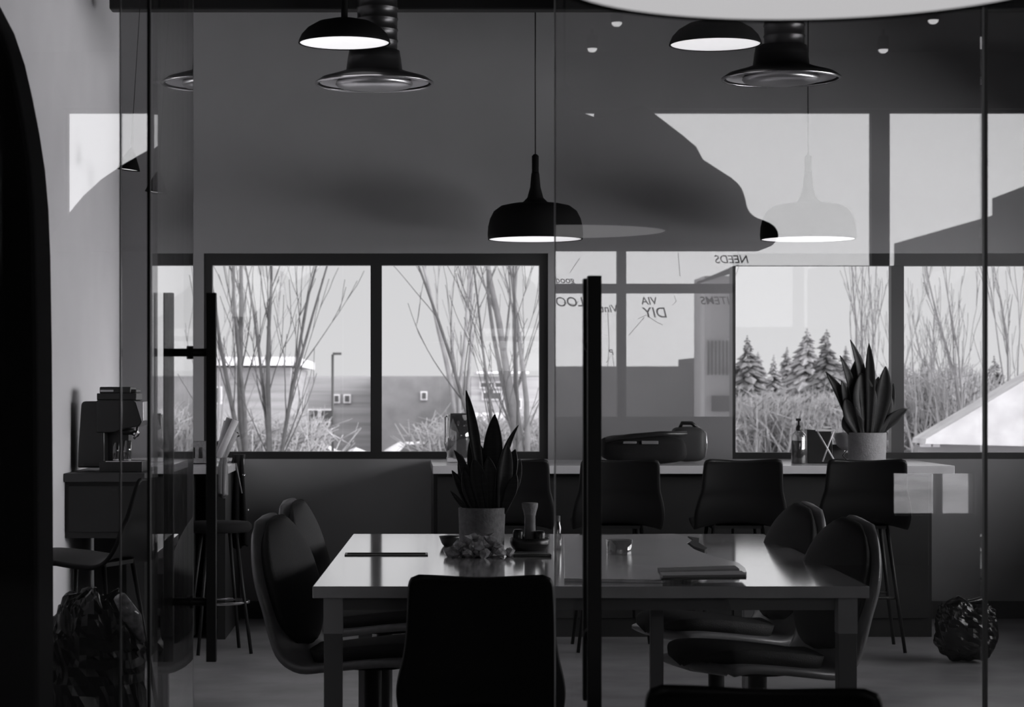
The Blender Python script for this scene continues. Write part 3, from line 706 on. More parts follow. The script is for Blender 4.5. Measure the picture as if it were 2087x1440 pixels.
c3 = dup(ch, (1.125, 7.2, 0), math.pi/2+math.radians(24), 'shell chair nearer the door on the right side of the table')
c4 = dup(ch, (1.125, 8.15, 0), math.pi/2+math.radians(20), 'shell chair farther along the right side of the table')

def dark_chair(label, group, seat=.44, top=.812, wb=.19, wt_=.195, stool=False):
    root = empty('bar_stool' if stool else 'dark_chair', (0, 0, 0), label, 'bar stool' if stool else 'chair', group)
    hh = top-seat
    SPp = [(.22, seat-.02), (.20, seat+.004), (.08, seat), (-.05, seat-.012), (-.14, seat-.006), (-.19, seat+.05), (-.21, seat+.13), (-.225, seat+.55*hh), (-.245, seat+.8*hh), (-.262, top)]
    prof = lambda t: poly_at(SPp, t)
    def wid(t): 
        b_ = poly_at([(.20,), (.205,), (.215,), (.218,), (.225,), (.228,), (wb+.02,), (wb+.01,), (wt_,), (wt_-.004,)], t)[0]
        return b_*rnd_end(t, .1, .94, 2.2, .86)
    m = surf(prof, wid, 26, lambda t: -.02-.03*t, 0, 0, n=60)
    # concave top edge: centre of the top dips
    nu = 26; n = 60
    for i in range(n+1):
        t = i/n
        if t > .8:
            k0 = i*(nu+1)
            for k in range(nu+1):
                u = -1+2*k/nu; v = m.v[k0+k]; m.v[k0+k] = (v[0], v[1], v[2]-(.018*(t-.8)/.2)*(1-u*u))
    m.build('shell', 'black_shell', root, solid=.016, offset=0)
    zb = seat-.035
    for sx in (-1, 1):
        for (ys, yf) in ((-.12, -.20), (.13, .19)):
            MB().tube([(sx*.12, ys, zb+.01), (sx*.20, yf, 0)], [.010, .009], 8).build('leg', 'black_metal', root)
    MB().box((-.13, -.13, zb-.012), (.13, .14, zb+.004)).build('seat_frame', 'black_metal', root)
    zr = .27 if stool else zb*.78
    MB().tube([(-.17, -.16, zr), (.17, -.16, zr)], .008, 8).tube([(-.165, .165, zr), (.165, .165, zr)], .008, 8).build('stretcher', 'black_metal', root)
    return root
d = dark_chair('dark low-backed chair seen from behind at the near end of the table', None, seat=.455, top=.815)
d.location = (X(984, 6.2), 6.36, 0); d.rotation_euler = (0, 0, math.radians(-2))
d2 = dark_chair('dark chair top at the bottom edge, in front of the glass door', None, seat=.42, top=.777, wb=.2, wt_=.21)
d2.location = (X(1590, 4.15), 4.35, 0); d2.rotation_euler = (0, 0, math.radians(-9))
gs = 'dark bar stools pulled up to the island'
st = dark_chair('leftmost bar stool, behind the table snake plant', gs, seat=.66, top=.975, stool=True); st.location = (X(1038, 11.2), 11.45, 0)
dup(st, (X(1262, 11.2), 11.45, 0), 0, 'bar stool right of the tall door handle, under the dark duffel bag')
dup(st, (X(1512, 11.2), 11.45, 0), 0, 'bar stool in front of the soap bottle')
dup(st, (X(1772, 11.2), 11.45, 0), math.radians(-4), 'bar stool in front of the counter snake plant')
lst = dup(st, (X(185, 9.0), 9.0, 0), math.radians(70), 'bar stool with curved seat at the coffee cabinet on the left'); lst.scale = (1, 1, 1)
lst['group'] = 'seats at the coffee cabinet'

# ------------------------------------------------------------------ island
If, Ib = 11.88, D-.02; IZ = .911
island = empty('kitchen_island', (1.52, 12.4, 0), 'long dark island with thin white worktop below the windows', 'island'); L = island.location
q = MB().box((X(882, If), If, IZ-.043), (X(1946, If), Ib, IZ)).build('worktop', 'counter_white', island, bevel=.003); q.location = -L
q = MB().box((X(884, If), If+.10, 0), (X(1908, If), Ib, IZ-.043)).build('body', 'counter_dark', island); q.location = -L
for k in range(5):
    a = X(884, If)+.02+k*.524
    dq = MB().box((a, If+.086, .1), (a+.51, If+.10, IZ-.06)).build('door', 'counter_dark', island, bevel=.002); dq.location = -L
def onI(px, Y): return Vector((X(px, Y), Y, IZ))

# ------------------------------------------------------------------ snake plants
def leafblade(a, b_, c, wmax, tw, parent, L, peak=.5):
    """a base, b_ control, c tip: tapering blade with a channel section"""
    a, b_, c = Vector(a), Vector(b_), Vector(c); n = 16; vs_ = []; fs = []
    for i in range(n+1):
        t = i/n; p = a*(1-t)**2+b_*2*t*(1-t)+c*t*t; d = ((b_-a)*(1-t)+(c-b_)*t).normalized()
        sdir = d.cross(Vector((math.sin(tw), -math.cos(tw), 0))).normalized(); nrm = d.cross(sdir)
        w_ = wmax*(.50+.5*min(1, t/peak))*(1 if t < peak else max(0.02, 1-((t-peak)/(1-peak))**1.9)**.8)
        for u in (-1, -.5, 0, .5, 1): vs_.append(p+sdir*w_*u-nrm*w_*.35*(u*u)-L)
    for i in range(n):
        for k in range(4): fs.append((i*5+k, i*5+k+1, (i+1)*5+k+1, (i+1)*5+k))
    MB().add(vs_, fs, True).build('leaf', 'leaf', parent, solid=.0035, offset=0)
def snake(label, base, R0, R1, h, potm, leaves, Y):
    root = empty('snake_plant', base, label, 'potted plant', 'snake plants in round pots')
    MB().lathe([(.001, 0), (R0, 0), (R0, .01), (R1, h-.002), (R1-.003, h), (R1-.011, h), (R1-.013, h-.02), (.001, h-.02)], seg=56).build('pot', potm, root)
    MB().lathe([(.001, h-.016), (R1-.013, h-.017)], seg=40).build('soil', 'soil', root)
    Lc = Vector(base); rnd = random.Random(int(base[0]*100))
    for (bx, by, mx, my, tx, ty, w_, pk) in leaves:
        dy = rnd.uniform(-.035, .035); A = P(bx, by, Y+dy*.6); A.z = base[2]+h-.018
        leafblade(A, P(mx, my, Y+dy), P(tx, ty, Y+dy*1.4), w_*Y/F/2, rnd.uniform(-.35, .35), root, Lc, pk)
    return root
bT = onT(982, 1122); Yt = bT.y
TL = [(985, 1033, 975, 925, 950, 795, 22, .62), (1002, 1033, 1005, 940, 1008, 844, 42, .55), (1010, 1033, 1014, 925, 1057, 866, 16, .35), (965, 1033, 955, 950, 925, 917, 20, .3), (975, 1033, 968, 950, 958, 895, 26, .5),
      (990, 1033, 985, 960, 978, 905, 30, .5), (1020, 1033, 1028, 960, 1034, 903, 32, .5), (1022, 1033, 1040, 960, 1050, 915, 30, .5), (1026, 1033, 1048, 980, 1060, 935, 26, .5), (958, 1033, 938, 985, 921, 958, 16, .4),
      (962, 1033, 945, 960, 938, 925, 24, .5), (1010, 1033, 1010, 975, 1020, 925, 34, .5), (985, 1033, 978, 980, 965, 935, 34, .5), (1000, 1033, 1000, 985, 995, 930, 36, .5), (955, 1033, 935, 1018, 917, 1000, 10, .4), (1024, 1033, 1042, 1000, 1052, 965, 24, .5),
      (970, 1033, 955, 1000, 945, 955, 28, .5), (1015, 1033, 1035, 985, 1040, 945, 32, .5)]
snake('snake plant in a grey cylindrical pot on the long table', bT, .078, .083, .153, 'pot_concrete', TL, Yt)
Yk = 12.25; bK = onI(1767, Yk)
KL = [(1760, 885, 1772, 780, 1733, 692, 26, .35), (1755, 885, 1745, 800, 1752, 722, 44, .5), (1770, 885, 1777, 790, 1771, 699, 20, .6), (1780, 885, 1802, 820, 1805, 746, 34, .55), (1750, 885, 1745, 790, 1712, 724, 22, .35), (1748, 885, 1728, 815, 1683, 757, 26, .35),
      (1745, 885, 1728, 820, 1715, 775, 22, .5), (1772, 885, 1778, 800, 1791, 767, 18, .5), (1788, 885, 1812, 840, 1821, 781, 26, .4), (1755, 885, 1735, 850, 1722, 812, 34, .5), (1765, 885, 1762, 810, 1755, 760, 50, .5), (1775, 885, 1780, 830, 1775, 765, 50, .5),
      (1785, 885, 1800, 840, 1808, 792, 40, .5), (1790, 885, 1815, 850, 1850, 832, 22, .5), (1750, 885, 1735, 865, 1730, 835, 44, .5), (1785, 885, 1795, 850, 1790, 800, 44, .5), (1768, 885, 1768, 850, 1765, 790, 60, .5)]
snake('snake plant in a paler round pot on the island', bK, .100, .104, Z(881, Yk)-IZ, 'pot_light', KL, Yk)

# ------------------------------------------------------------------ things on the table
def rock(name, c, r, sd, m, label, cat, group, flat=.7):
    rnd = random.Random(sd); bm = bmesh.new(); bmesh.ops.create_icosphere(bm, subdivisions=1, radius=1.12)
    for v in bm.verts:
        v.co *= rnd.uniform(.55, 1.3); v.co.z *= flat
    mn = min(v.co.z for v in bm.verts)
    for v in bm.verts: v.co = v.co*r; 
    me = bpy.data.meshes.new(name); bm.to_mesh(me); bm.free(); me.materials.append(MAT[m])
    o = bpy.data.objects.new(name, me); COL.objects.link(o); o.location = c; o.rotation_euler = (rnd.uniform(-.3, .3), 0, rnd.uniform(0, 6))
    return tag(o, label, cat, group)
pb = onT(978, 1134)
rnd = random.Random(3); n = 0
protos = [rock('wrapped_candy', (0, 0, -50), .022, 40+i, 'candy_wrap', 'pale crumpled wrapped candy in the heap before the plant pot', 'candy', 'wrapped candies in a heap', .8) for i in range(4)]
for lay, (rx, ry, zz, cnt) in enumerate([(.106, .066, .014, 22), (.080, .050, .036, 13), (.045, .030, .055, 6)]):
    for k in range(cnt):
        a = 2*math.pi*k/cnt+lay*.3; f = 1.0 if k % 2 else .55
        loc = (pb.x+math.cos(a)*rx*f, pb.y+math.sin(a)*ry*f, TZ+zz+rnd.uniform(0, .004))
        if n < 4: o = protos[n]
        else: o = protos[n % 4].copy(); COL.objects.link(o)
        o.location = loc; lb_ = ('at the base', 'in the middle', 'at the top')[lay]; sd_ = 'right' if math.cos(a) > 0 else 'left'; fr_ = 'back' if math.sin(a) > 0 else 'front'
        o['label'] = 'pale crumpled wrapped candy %s of the heap, %s %s side' % (lb_, fr_, sd_)
        o.rotation_euler = (rnd.uniform(-.5, .5), rnd.uniform(-.5, .5), rnd.uniform(0, 6)); s_ = rnd.uniform(.75, 1.15); o.scale = (s_, s_, s_); n += 1
b = onT(917, 1112)
root = empty('dark_bowl', b, 'small dark bowl left of the grey plant pot', 'bowl')
MB().lathe([(.001, 0), (.022, 0), (.030, .01), (.038, .03), (.040, .036), (.037, .036), (.028, .014), (.001, .008)], seg=36).build('bowl_body', 'black_plastic', root)
b = onT(1080, 1121); 
root = empty('pepper_mill', b, 'pale wooden mill with a flared flat cap right of the plant pot', 'mill')
s_ = b.y/F
MB().lathe([(.001, 0), (11.5*s_, 0), (12*s_, 4*s_), (11*s_, 70*s_), (12*s_, 72*s_)], seg=32).build('mill_body', 'mill_wood', root)
MB().lathe([(12*s_, 72*s_), (12.5*s_, 76*s_), (16*s_, 88*s_), (16.5*s_, 96*s_), (15*s_, 97*s_), (.001, 97*s_)], seg=32).build('mill_cap', 'pot_light', root)
b = onT(1083, 1126) + Vector((0, .12, 0))
root = empty('glass_caddy', b, 'dark glossy dish holding small jars around the wooden mill', 'dish')
MB().lathe([(.001, 0), (.055, 0), (.068, .02), (.070, .045), (.067, .045), (.062, .02), (.001, .012)], seg=40).build('dish', 'black_plastic', root)
for k, (a, r, h) in enumerate([(3.6, .045, .075), (5.6, .045, .07), (1.2, .04, .06)]):
    MB().lathe([(.001, .012), (.017, .012), (.019, .02), (.019, h-.01), (.015, h), (.001, h)], c=(math.cos(a)*r, math.sin(a)*r*.6, 0), seg=20).build('small_jar', 'black_plastic', root)
b = onT(1085, 1134)
o = MB().box((b.x-.065, b.y-.012, TZ), (b.x+.065, b.y+.05, TZ+.009)).build('mobile_phone', 'black_plastic', bevel=.003); tag(o, 'flat dark phone lying in front of the wooden mill', 'phone')
# bottle seen through the door edge
b = onT(1136, 1118)
root = empty('clear_bottle', b, 'slim clear bottle behind the bright glass door edge', 'bottle')
MB().lathe([(.001, 0), (.013, 0), (.014, .01), (.014, .075), (.010, .09), (.009, .115), (.001, .115)], seg=24).build('bottle_body', 'jar_glass', root)
MB().lathe([(.0098, .098), (.0105, .1), (.0105, .118), (.001, .119)], seg=20).build('cap', 'pot_light', root)
b = onT(1262, 1135)
root = empty('glass_tumbler', b, 'clear empty glass tumbler right of the tall door handle', 'glass'); s_ = b.y/F
MB().lathe([(.001, .004), (24*s_, .004), (25*s_, .01), (27*s_, 36*s_), (26*s_, 36*s_), (23.5*s_, .012), (.001, .010)], seg=40).build('tumbler_wall', 'jar_glass', root)
a, c = onT(1243, 1103), onT(1300, 1136)
o = MB().tube([a+Vector((0, 0, .006)), (a+c)/2+Vector((0, 0, .006)), c+Vector((0, 0, .005))], [.003, .0035, .0015], 8).build('pencil', 'wood_dark'); tag(o, 'thin dark pencil lying slanted beside the glass tumbler', 'pencil')
# live-edge board and papers
def flat(pts, th, z=TZ): 
    q = [onT(a, b_) for a, b_ in pts]; return MB().prism([(v.x, v.y) for v in q], z, z+th, 'z')
o = flat([(1150, 1185), (1148, 1096), (1375, 1092), (1400, 1098), (1412, 1106), (1400, 1112), (1415, 1124), (1440, 1134), (1482, 1146), (1505, 1152), (1518, 1162), (1522, 1172), (1440, 1176), (1410, 1187), (1390, 1184), (1350, 1188)], .010).build('serving_board', 'wood_board', bevel=.002)
tag(o, 'large thin wooden board with an uneven natural edge lying on the right of the table', 'board')
o = flat([(1402, 1099), (1425, 1103), (1424, 1112), (1442, 1124), (1436, 1128), (1414, 1120), (1404, 1112), (1413, 1106)], .013).build('bark_strip', 'wood_dark'); tag(o, 'small dark strip of bark along the notch of the wooden board', 'bark')
o = flat([(1340, 1169), (1498, 1164), (1507, 1171), (1345, 1176)], .008, TZ+.011).build('notebook', 'paper_grey', bevel=.001); tag(o, 'thin grey notebook on the board, the farther of two', 'notebook')
root = flat([(1345, 1181), (1512, 1178), (1521, 1186), (1350, 1188)], .012, TZ+.011).build('notebook', 'paper', bevel=.001); tag(root, 'notebook with dark cover edge on the board, the nearer of two', 'notebook')
flat([(1348, 1187), (1521, 1186), (1521, 1188), (1348, 1189.5)], .006, TZ+.011).build('spine', 'black_plastic', root)

# ------------------------------------------------------------------ things on the island
b = onI(938, 12.45); Y = 12.45; s_ = Y/F
root = empty('glass_brewer', b, 'tall clear coffee brewer with dark upper block at the left end of the island', 'coffee brewer')
MB().box((-28*s_, -.06, .005), (28*s_, .06, 10*s_)).build('base', 'counter_white', root, bevel=.004)
MB().lathe([(.001, 9*s_), (27*s_, 9*s_), (27*s_, 97*s_), (26*s_, 97*s_), (26*s_, 11*s_), (.001, 11*s_)], seg=40).build('glass_jug', 'jar_glass', root)
MB().prism([(-20*s_, 100*s_), (29*s_, 100*s_), (29*s_, 68*s_), (12*s_, 62*s_), (12*s_, 10*s_), (-8*s_, 10*s_), (-8*s_, 62*s_), (-20*s_, 68*s_)], -.025, .025).build('filter_holder', 'charcoal', root, bevel=.003)
MB().tube([(-22*s_, 0, 96*s_), (-31*s_, 0, 92*s_), (-31*s_, 0, 40*s_), (-24*s_, 0, 15*s_)], [.006]*4, 8).build('handle', 'chrome', root)
# duffel bag
def blob(name, c, rx, ry, rz, m, parent=None, sd=1, amp=.06, seg=36, pw=2.0, bump=0):
    rnd = random.Random(sd); ph = [rnd.uniform(0, 6) for _ in range(8)]; vs_ = []; fs = []; nv = 20 if not bump else 44
    def sg(v, p): return math.copysign(abs(v)**p, v)
    for j in range(nv+1):
        th = math.pi*j/nv
        for i in range(seg):
            a = 2*math.pi*i/seg; k = 1+amp*(math.sin(3*a+ph[0])*math.sin(2*th+ph[1])+.6*math.sin(7*a+ph[2]+3*th)+.4*math.sin(11*th+ph[3]+5*a)*bump)
            e = 2/pw; vs_.append((c[0]+rx*k*sg(math.sin(th), e)*sg(math.cos(a), e), c[1]+ry*k*sg(math.sin(th), e)*sg(math.sin(a), e), c[2]+rz*k*sg(math.cos(th), e)))
    for j in range(nv):
        for i in range(seg): fs.append((j*seg+i, j*seg+(i+1) % seg, (j+1)*seg+(i+1) % seg, (j+1)*seg+i))
    if bump:
        for i, v in enumerate(vs_):
            q = Vector(v); d = (q-Vector(c)).normalized(); k = abs(mnoise.noise(q*14+Vector((sd, 0, 0))))+.5*abs(mnoise.noise(q*34))
            top = .4+.6*max(0, d.z); q = q-d*(.055*k*top) ; vs_[i] = (q.x, q.y, max(.001, q.z))
    return MB().add(vs_, fs, not bump).build(name, m, parent, sub=0)
Y = 12.2; s_ = Y/F
root = empty('duffel_bag', onI(1310, Y), 'long dark soft duffel bag lying on the island right of the door handle', 'bag')
zc = (941-908)*s_
blob('bag_body', (0, 0, 29*s_+.003), 88*s_, .13, 29*s_, 'black_fabric', root, 3, .03, pw=3.4)
MB().tube([(-80*s_, -.12, 50*s_), (-30*s_, -.14, 57*s_), (30*s_, -.14, 62*s_), (84*s_, -.12, 62*s_)], [.014]*4, 8).build('flap_edge', 'black_plastic', root)
MB().box((-45*s_, -.140, 42*s_), (-18*s_, -.128, 47*s_)).box((-8*s_, -.140, 41*s_), (26*s_, -.128, 48*s_)).build('metal_trim', 'leg_grey', root, bevel=.003)
Y = 12.45; s_ = Y/F
root = empty('toiletry_case', onI(1402, Y), 'small rounded dark case with a carry handle beside the duffel bag', 'case')
blob('case_body', (0, 0, 36*s_+.003), 34*s_, .09, 35*s_, 'charcoal', root, 5, .015, pw=4.5)
MB().tube([(-16*s_, 0, 70*s_), (-12*s_, 0, 80*s_), (8*s_, 0, 80*s_), (22*s_, 0, 68*s_)], [.011]*4, 8).build('carry_handle', 'black_plastic', root)
MB().tube([(26*s_, -.06, 66*s_), (33*s_, -.07, 60*s_), (35*s_, -.07, 35*s_), (32*s_, -.06, 10*s_)], .004, 8).build('piping', 'chrome', root)
# soap bottle
Y = 12.15; s_ = Y/F
root = empty('soap_bottle', onI(1628, Y), 'clear pump soap bottle half full of dark liquid on the island', 'bottle')
MB().lathe([(.001, .001), (15*s_, .001), (15.5*s_, 3*s_), (15.5*s_, 55*s_), (14*s_, 61*s_), (8*s_, 67*s_), (5*s_, 69*s_), (5*s_, 73*s_)], seg=32).build('bottle_glass', 'jar_glass', root)
MB().lathe([(.001, .003), (14.5*s_, .003), (14.5*s_, 48*s_), (.001, 48*s_)], seg=32).build('soap_liquid', 'liquid', root)
MB().lathe([(6*s_, 68*s_), (6.5*s_, 74*s_), (4*s_, 78*s_), (2*s_, 80*s_), (2*s_, 90*s_), (.001, 90*s_)], seg=20).box((-6*s_, -.006, 88*s_), (4*s_, .006, 93*s_)).build('pump', 'black_plastic', root)
Y = 12.3; s_ = Y/F
root = MB().prism([(X(1644, Y), IZ), (X(1642, Y), Z(874, Y)), (X(1664, Y), Z(876, Y)), (X(1692, Y), Z(872, Y)), (X(1696, Y), IZ)], Y-.04, Y+.05).build('coffee_bag', 'black_plastic', bevel=.004)
tag(root, 'black glossy foil coffee bag standing right of the soap bottle', 'bag')
root = empty('folding_stand', onI(1692, 12.05), 'small white X-shaped folding stand in front of the black coffee bag', 'stand')
Y = 12.05; s_ = Y/F
MB().tube([(-26*s_, 0, 68*s_), (10*s_, 0, 6*s_)], .0042, 8).tube([(10*s_, .02, 72*s_), (-2*s_, .02, 40*s_), (-14*s_, .02, 6*s_)], .0042, 8).build('crossed_legs', 'counter_white', root)
MB().box((-28*s_, -.03, 68*s_), (8*s_, .03, 72*s_)).box((-16*s_, -.02, 74*s_), (2*s_, .02, 78*s_)).build('top_rails', 'counter_white', root, bevel=.002)
Y = 12.6; s_ = Y/F
root = empty('desk_lamp', onI(1726, Y), 'small round dark lamp head between the coffee bag and the plant pot', 'lamp')
MB().lathe([(.001, 60*s_), (24*s_, 58*s_), (26*s_, 50*s_), (20*s_, 32*s_), (10*s_, 24*s_), (.001, 22*s_)], seg=32).build('lamp_head', 'leg_grey', root)
MB().tube([(0, 0, 24*s_), (-8*s_, 0, 12*s_), (0, 0, .006)], .004, 8).build('lamp_arm', 'black_metal', root); MB().lathe([(.001, .001), (.05, .001), (.05, .008), (.001, .009)], seg=28).build('lamp_base', 'black_metal', root)
o = MB().box((X(1690, 12.7), 12.66, IZ), (X(1718, 12.7), 12.74, Z(905, 12.7))).build('storage_box', 'charcoal'); tag(o, 'small dark box behind the folding stand', 'box')

# ------------------------------------------------------------------ left corner: coffee cabinet, corner counter
cab = empty('coffee_cabinet', (-1.35, 11.2, 0), 'dark cabinet carrying the espresso machine along the left wall', 'cabinet'); L = cab.location
q = MB().box((LW+.002, 10.75, IZ-.04), (X(302, 10.9), 11.72, IZ)).build('worktop', 'charcoal', cab, bevel=.003); q.location = -L
q = MB().box((LW+.002, 10.8, .60), (X(298, 10.9), 11.7, IZ-.04)).build('body', 'counter_dark', cab); q.location = -L
q = MB().box((X(262, 10.9), 10.82, 0), (X(298, 10.9), 11.7, .60)).build('side_panel', 'counter_dark', cab); q.location = -L
q = MB().box((LW+.02, 10.785, .63), (X(292, 10.9), 10.80, IZ-.06)).build('drawer', 'counter_dark', cab, bevel=.002); q.location = -L
cc = empty('corner_counter', (-1.2, 12.3, 0), 'white-topped counter in the corner below the left window', 'counter'); L = cc.location
Yn = 11.76
q = MB().box((LW+.002, Yn, IZ-.040), (X(464, Yn), 12.35, IZ)).box((LW+.002, 12.35, IZ-.03), (X(497, 12.9), D-.02, IZ+.012)).build('worktop', 'counter_white', cc, bevel=.002); q.location = -L
q = MB().box((LW+.002, Yn+.05, .02), (X(392, Yn), D-.03, IZ-.04)).build('body', 'counter_dark', cc); q.location = -L
q = MB().box((X(440, Yn), Yn+.1, .0), (X(456, Yn), D-.03, IZ-.04)).build('end_panel', 'counter_dark', cc); q.location = -L
# espresso machine
Y = 11.1; s_ = Y/F; Zb = IZ
def E(px, py): return ((px-235)*s_, Z(py, Y)-Zb)
em = empty('espresso_machine', (X(235, Y), Y, Zb), 'black espresso machine with cup tray on the coffee cabinet', 'coffee machine')
MB().prism([E(166, 951), E(168, 900), E(173, 822), E(178, 817), E(205, 817), E(220, 830), E(220, 951)], -.13, .15).build('rear_body', 'black_plastic', em, bevel=.008)
MB().prism([E(205, 880), E(205, 815), E(280, 815), E(292, 840), E(297, 858), E(290, 868), E(262, 872), E(240, 880)], -.15, .15).build('brew_head', 'black_plastic', em, bevel=.006)
MB().prism([E(283, 817), E(299, 818), E(300, 856), E(292, 868), E(296, 858), E(290, 838)], -.152, .152).build('front_panel', 'steel', em, bevel=.002)
MB().box((E(204, 0)[0], -.12, E(0, 815)[1]), (E(284, 0)[0], .12, E(0, 801)[1])).build('cup_tray', 'black_plastic', em, bevel=.004)
MB().box((E(209, 0)[0], -.11, E(0, 802)[1]), (E(272, 0)[0], .11, E(0, 788)[1])).box((E(272, 0)[0], -.1, E(0, 800)[1]), (E(283, 0)[0], .08, E(0, 793)[1])).build('bean_hopper', 'black_plastic', em, bevel=.006)
MB().box((E(211, 0)[0], -.117, E(0, 798)[1]), (E(237, 0)[0], -.110, E(0, 794)[1])).build('hopper_label', 'steel', em)
MB().tube([(E(262, 880)[0], -.06, E(0, 872)[1]), (E(262, 0)[0], -.06, E(0, 885)[1])], .035, 20).build('group_head', 'black_metal', em)
MB().tube([(E(272, 0)[0], -.06, E(0, 880)[1]), (E(284, 0)[0], -.08, E(0, 884)[1])], [.012, .016], 12).build('portafilter_handle', 'chrome', em)
MB().tube([(E(285, 0)[0], -.1, E(0, 866)[1]), (E(284, 0)[0], -.1, E(0, 884)[1]), (E(278, 0)[0], -.1, E(0, 893)[1])], .006, 8).build('steam_wand', 'chrome', em)
MB().box((E(212, 0)[0], -.17, .0), (E(298, 0)[0], .12, E(0, 938)[1])).build('drip_tray', 'black_plastic', em, bevel=.003)
MB().box((E(225, 0)[0], -.172, E(0, 938.5)[1]), (E(296, 0)[0], -.10, E(0, 937)[1])).build('tray_grille', 'chrome', em)
MB().box((E(212, 0)[0], -.0, E(0, 938)[1]), (E(262, 0)[0], .13, E(0, 878)[1])).build('column', 'black_plastic', em)
zt = Zb+E(0, 937)[1]
for px, lb, w_, h in [(243, 'left clear glass standing on the espresso machine tray', 7, 36), (266, 'right clear glass standing under the espresso machine spout', 9, 40)]:
    root = empty('drinking_glass', (X(px, Y), Y-.13, zt+.002), lb, 'glass', 'glasses on the espresso machine tray')
    MB().lathe([(.001, .001), (w_*.8*s_, .001), (w_*s_, h*s_), (w_*.88*s_, h*s_), (w_*.7*s_, .006), (.001, .005)], seg=28).build('tumbler_wall', 'jar_glass', root)
    MB().lathe([(w_*.8*s_, .0005), (w_*.84*s_, .005), (.001, .0052)], seg=24).build('thick_base', 'glass_edge', root)
# basket, rolled papers, towel and coat at the corner counter
Y = 12.2; s_ = Y/F
root = empty('utensil_basket', (X(404, Y), Y, IZ), 'pale perforated basket behind the open door handles', 'basket')
mb = MB(); hw, hh = 19*s_, 46*s_
mb.box((-hw, -.07, 0), (hw, -.062, 12*s_)).box((-hw, -.07, 34*s_), (hw, -.062, hh)).box((-hw, -.07, 12*s_), (-13*s_, -.062, 34*s_)).box((-4*s_, -.07, 12*s_), (3*s_, -.062, 34*s_)).box((11*s_, -.07, 12*s_), (hw, -.062, 34*s_))
mb.box((-hw, .062, 0), (hw, .07, hh)).box((-hw, -.062, 0), (-hw+.006, .062, hh)).box((hw-.006, -.062, 0), (hw, .062, hh)).box((-hw, -.07, 0), (hw, .07, .006)); mb.build('basket_wall', 'pot_light', root)
Y = 12.1; s_ = Y/F
spec = [(445, 932, 480, 856, 7, 'paper', 'leftmost pale paper roll leaning over the corner counter'), (448, 930, 470, 852, 9, 'paper_grey', 'widest paper roll leaning over the corner counter'), (452, 934, 478, 880, 9, 'paper_grey', 'lowest grey paper roll leaning over the corner counter'), (444, 928, 462, 858, 6, 'paper', 'upright white paper roll nearest the door handle'), (440, 905, 487, 884, 5, 'black_plastic', 'short black tube sticking out to the right above the counter')]
for k, (a, b_, c, d_, r, m, lb) in enumerate(spec):
    A = P(a, b_, Y+k*.035); B = P(c, d_, Y+k*.035); A.z = max(A.z, IZ+r*s_+.004)
    o = MB().tube([A, B], r*s_, 18).build('paper_roll' if m != 'black_plastic' else 'black_tube', m); tag(o, lb, 'paper roll' if m != 'black_plastic' else 'tube', 'rolls on the corner counter')
def drape(name, label, cat, px0, px1, y0, y1, Y, m, sd, flare=6):
    vs_ = []; fs = []; n, k = 22, 14; rnd = random.Random(sd); s_ = Y/F
    for j in range(n+1):
        t = j/n
        for i in range(k+1):
            u = i/k; x = X(px0-flare*t+(px1-px0+2*flare*t)*u, Y); z = Z(y0+(y1-y0)*t-(4 if j == n else 0)*math.sin(u*9), Y)
            vs_.append((x, Y-.05-.03*math.sin(t*1.6)+.018*math.sin(u*13+sd)*(.3+t), z))
    top = [(vs_[i][0], Y+.12, IZ+.032) for i in range(k+1)]+[(vs_[i][0], Y-.01, IZ+.034) for i in range(k+1)]
    vs_ = top+vs_; n += 2
    for j in range(n):
        for i in range(k): fs.append((j*(k+1)+i, j*(k+1)+i+1, (j+1)*(k+1)+i+1, (j+1)*(k+1)+i))
    o = MB().add(vs_, fs, True).build(name, m, solid=.022, offset=0); return tag(o, label, cat)
drape('tea_towel', 'grey towel hanging over the end of the corner counter', 'towel', 450, 463, 945, 1010, 11.79, 'leg_grey', 2, 0)
cj = drape('coat', 'black coat hanging down from the end of the corner counter', 'coat', 474, 497, 941, 1112, 12.38, 'black_fabric', 5, 9)
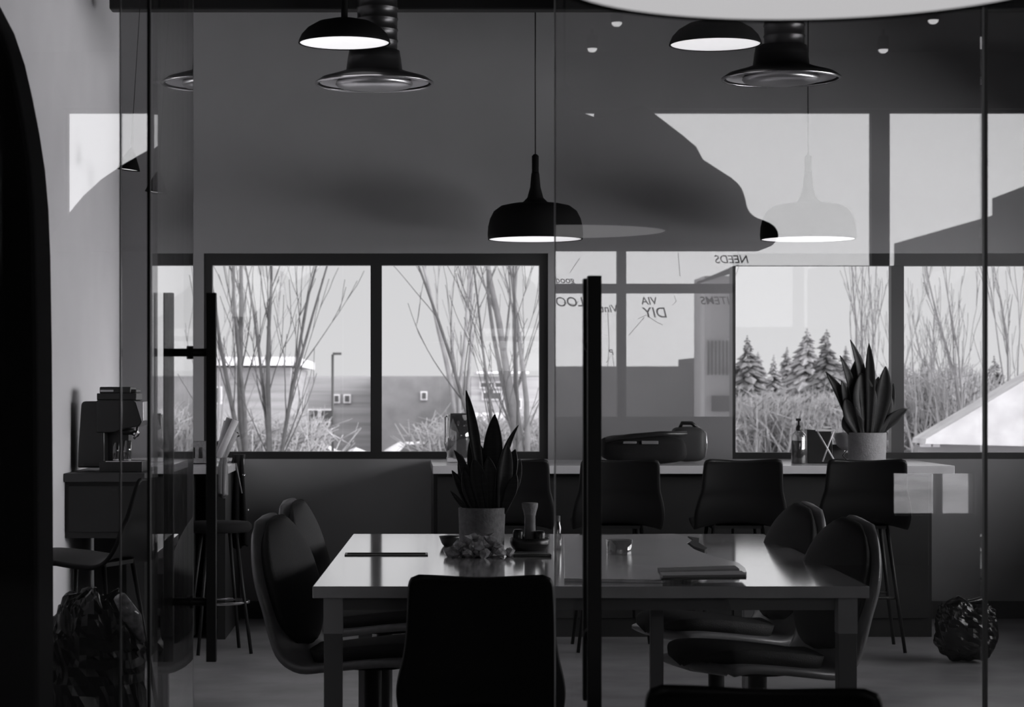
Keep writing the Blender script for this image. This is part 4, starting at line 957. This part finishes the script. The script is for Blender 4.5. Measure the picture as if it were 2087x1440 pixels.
MB().tube([P(481, 944, 12.26), P(487, 975, 12.24), P(493, 1005, 12.24)], .004, 8).build('light_piping', 'pot_light', cj)
MB().tube([P(497, 966, 12.26), P(497, 970, 12.26)], .008, 8).tube([P(503, 1039, 12.24), P(507, 1039, 12.24)], .006, 8).build('button', 'chrome', cj)
Ys = 11.3; sx_ = X(446, Ys)
root = empty('stool', (sx_, Ys, 0), 'round dark stool with chrome legs below the corner counter', 'stool', 'seats at the coffee cabinet')
MB().lathe([(.001, .60), (.15, .60), (.165, .615), (.165, .635), (.15, .65), (.001, .655)], seg=36).build('seat', 'black_fabric', root)
for k in range(4):
    a = math.pi/4+k*math.pi/2+.3; d_ = Vector((math.cos(a), math.sin(a), 0))
    MB().tube([d_*.10+Vector((0, 0, .60)), d_*.19], .009, 8).build('leg', 'black_metal', root)
MB().lathe([(.150+.007*math.cos(q*math.pi/4), .25+.007*math.sin(q*math.pi/4)) for q in range(9)], seg=36).build('foot_ring', 'chrome', root)

# bags on the floor
Y = 10.9; s_ = Y/F
root = empty('rubbish_bag', (X(1968, Y), Y, 0), 'black shiny rubbish bag on the floor at the right end of the island', 'bag')
o = blob('bag_body', (0, 0, 63*s_+.004), 62*s_, .15, 62*s_, 'plastic_bag', root, 8, .05, pw=2.8, bump=1, seg=72)
MB().tube([(-40*s_, -.02, 118*s_), (-20*s_, -.05, 128*s_), (0, -.02, 120*s_), (25*s_, -.04, 126*s_), (38*s_, 0, 112*s_)], [.012, .02, .012, .018, .01], 8).build('gathered_top', 'plastic_bag', root)
Y = 6.9; s_ = Y/F
root = empty('full_sack', (X(190, Y), Y, 0), 'large bulging black plastic sack on the floor at the lower left', 'sack')
blob('sack_body', (0, 0, .348), .165, .16, .345, 'plastic_bag', root, 12, .04, pw=2.6, bump=1, seg=72)
q = MB().tube([(X(252, Y)-root.location.x, -.10, Z(1210, Y)), (X(275, Y)-root.location.x, -.06, Z(1255, Y)), (X(292, Y)-root.location.x, -.02, Z(1305, Y))], [.02, .03, .01], 10).build('highlight_strip', 'candy_wrap', root)  # pale strip standing in for the shiny highlight on the sack
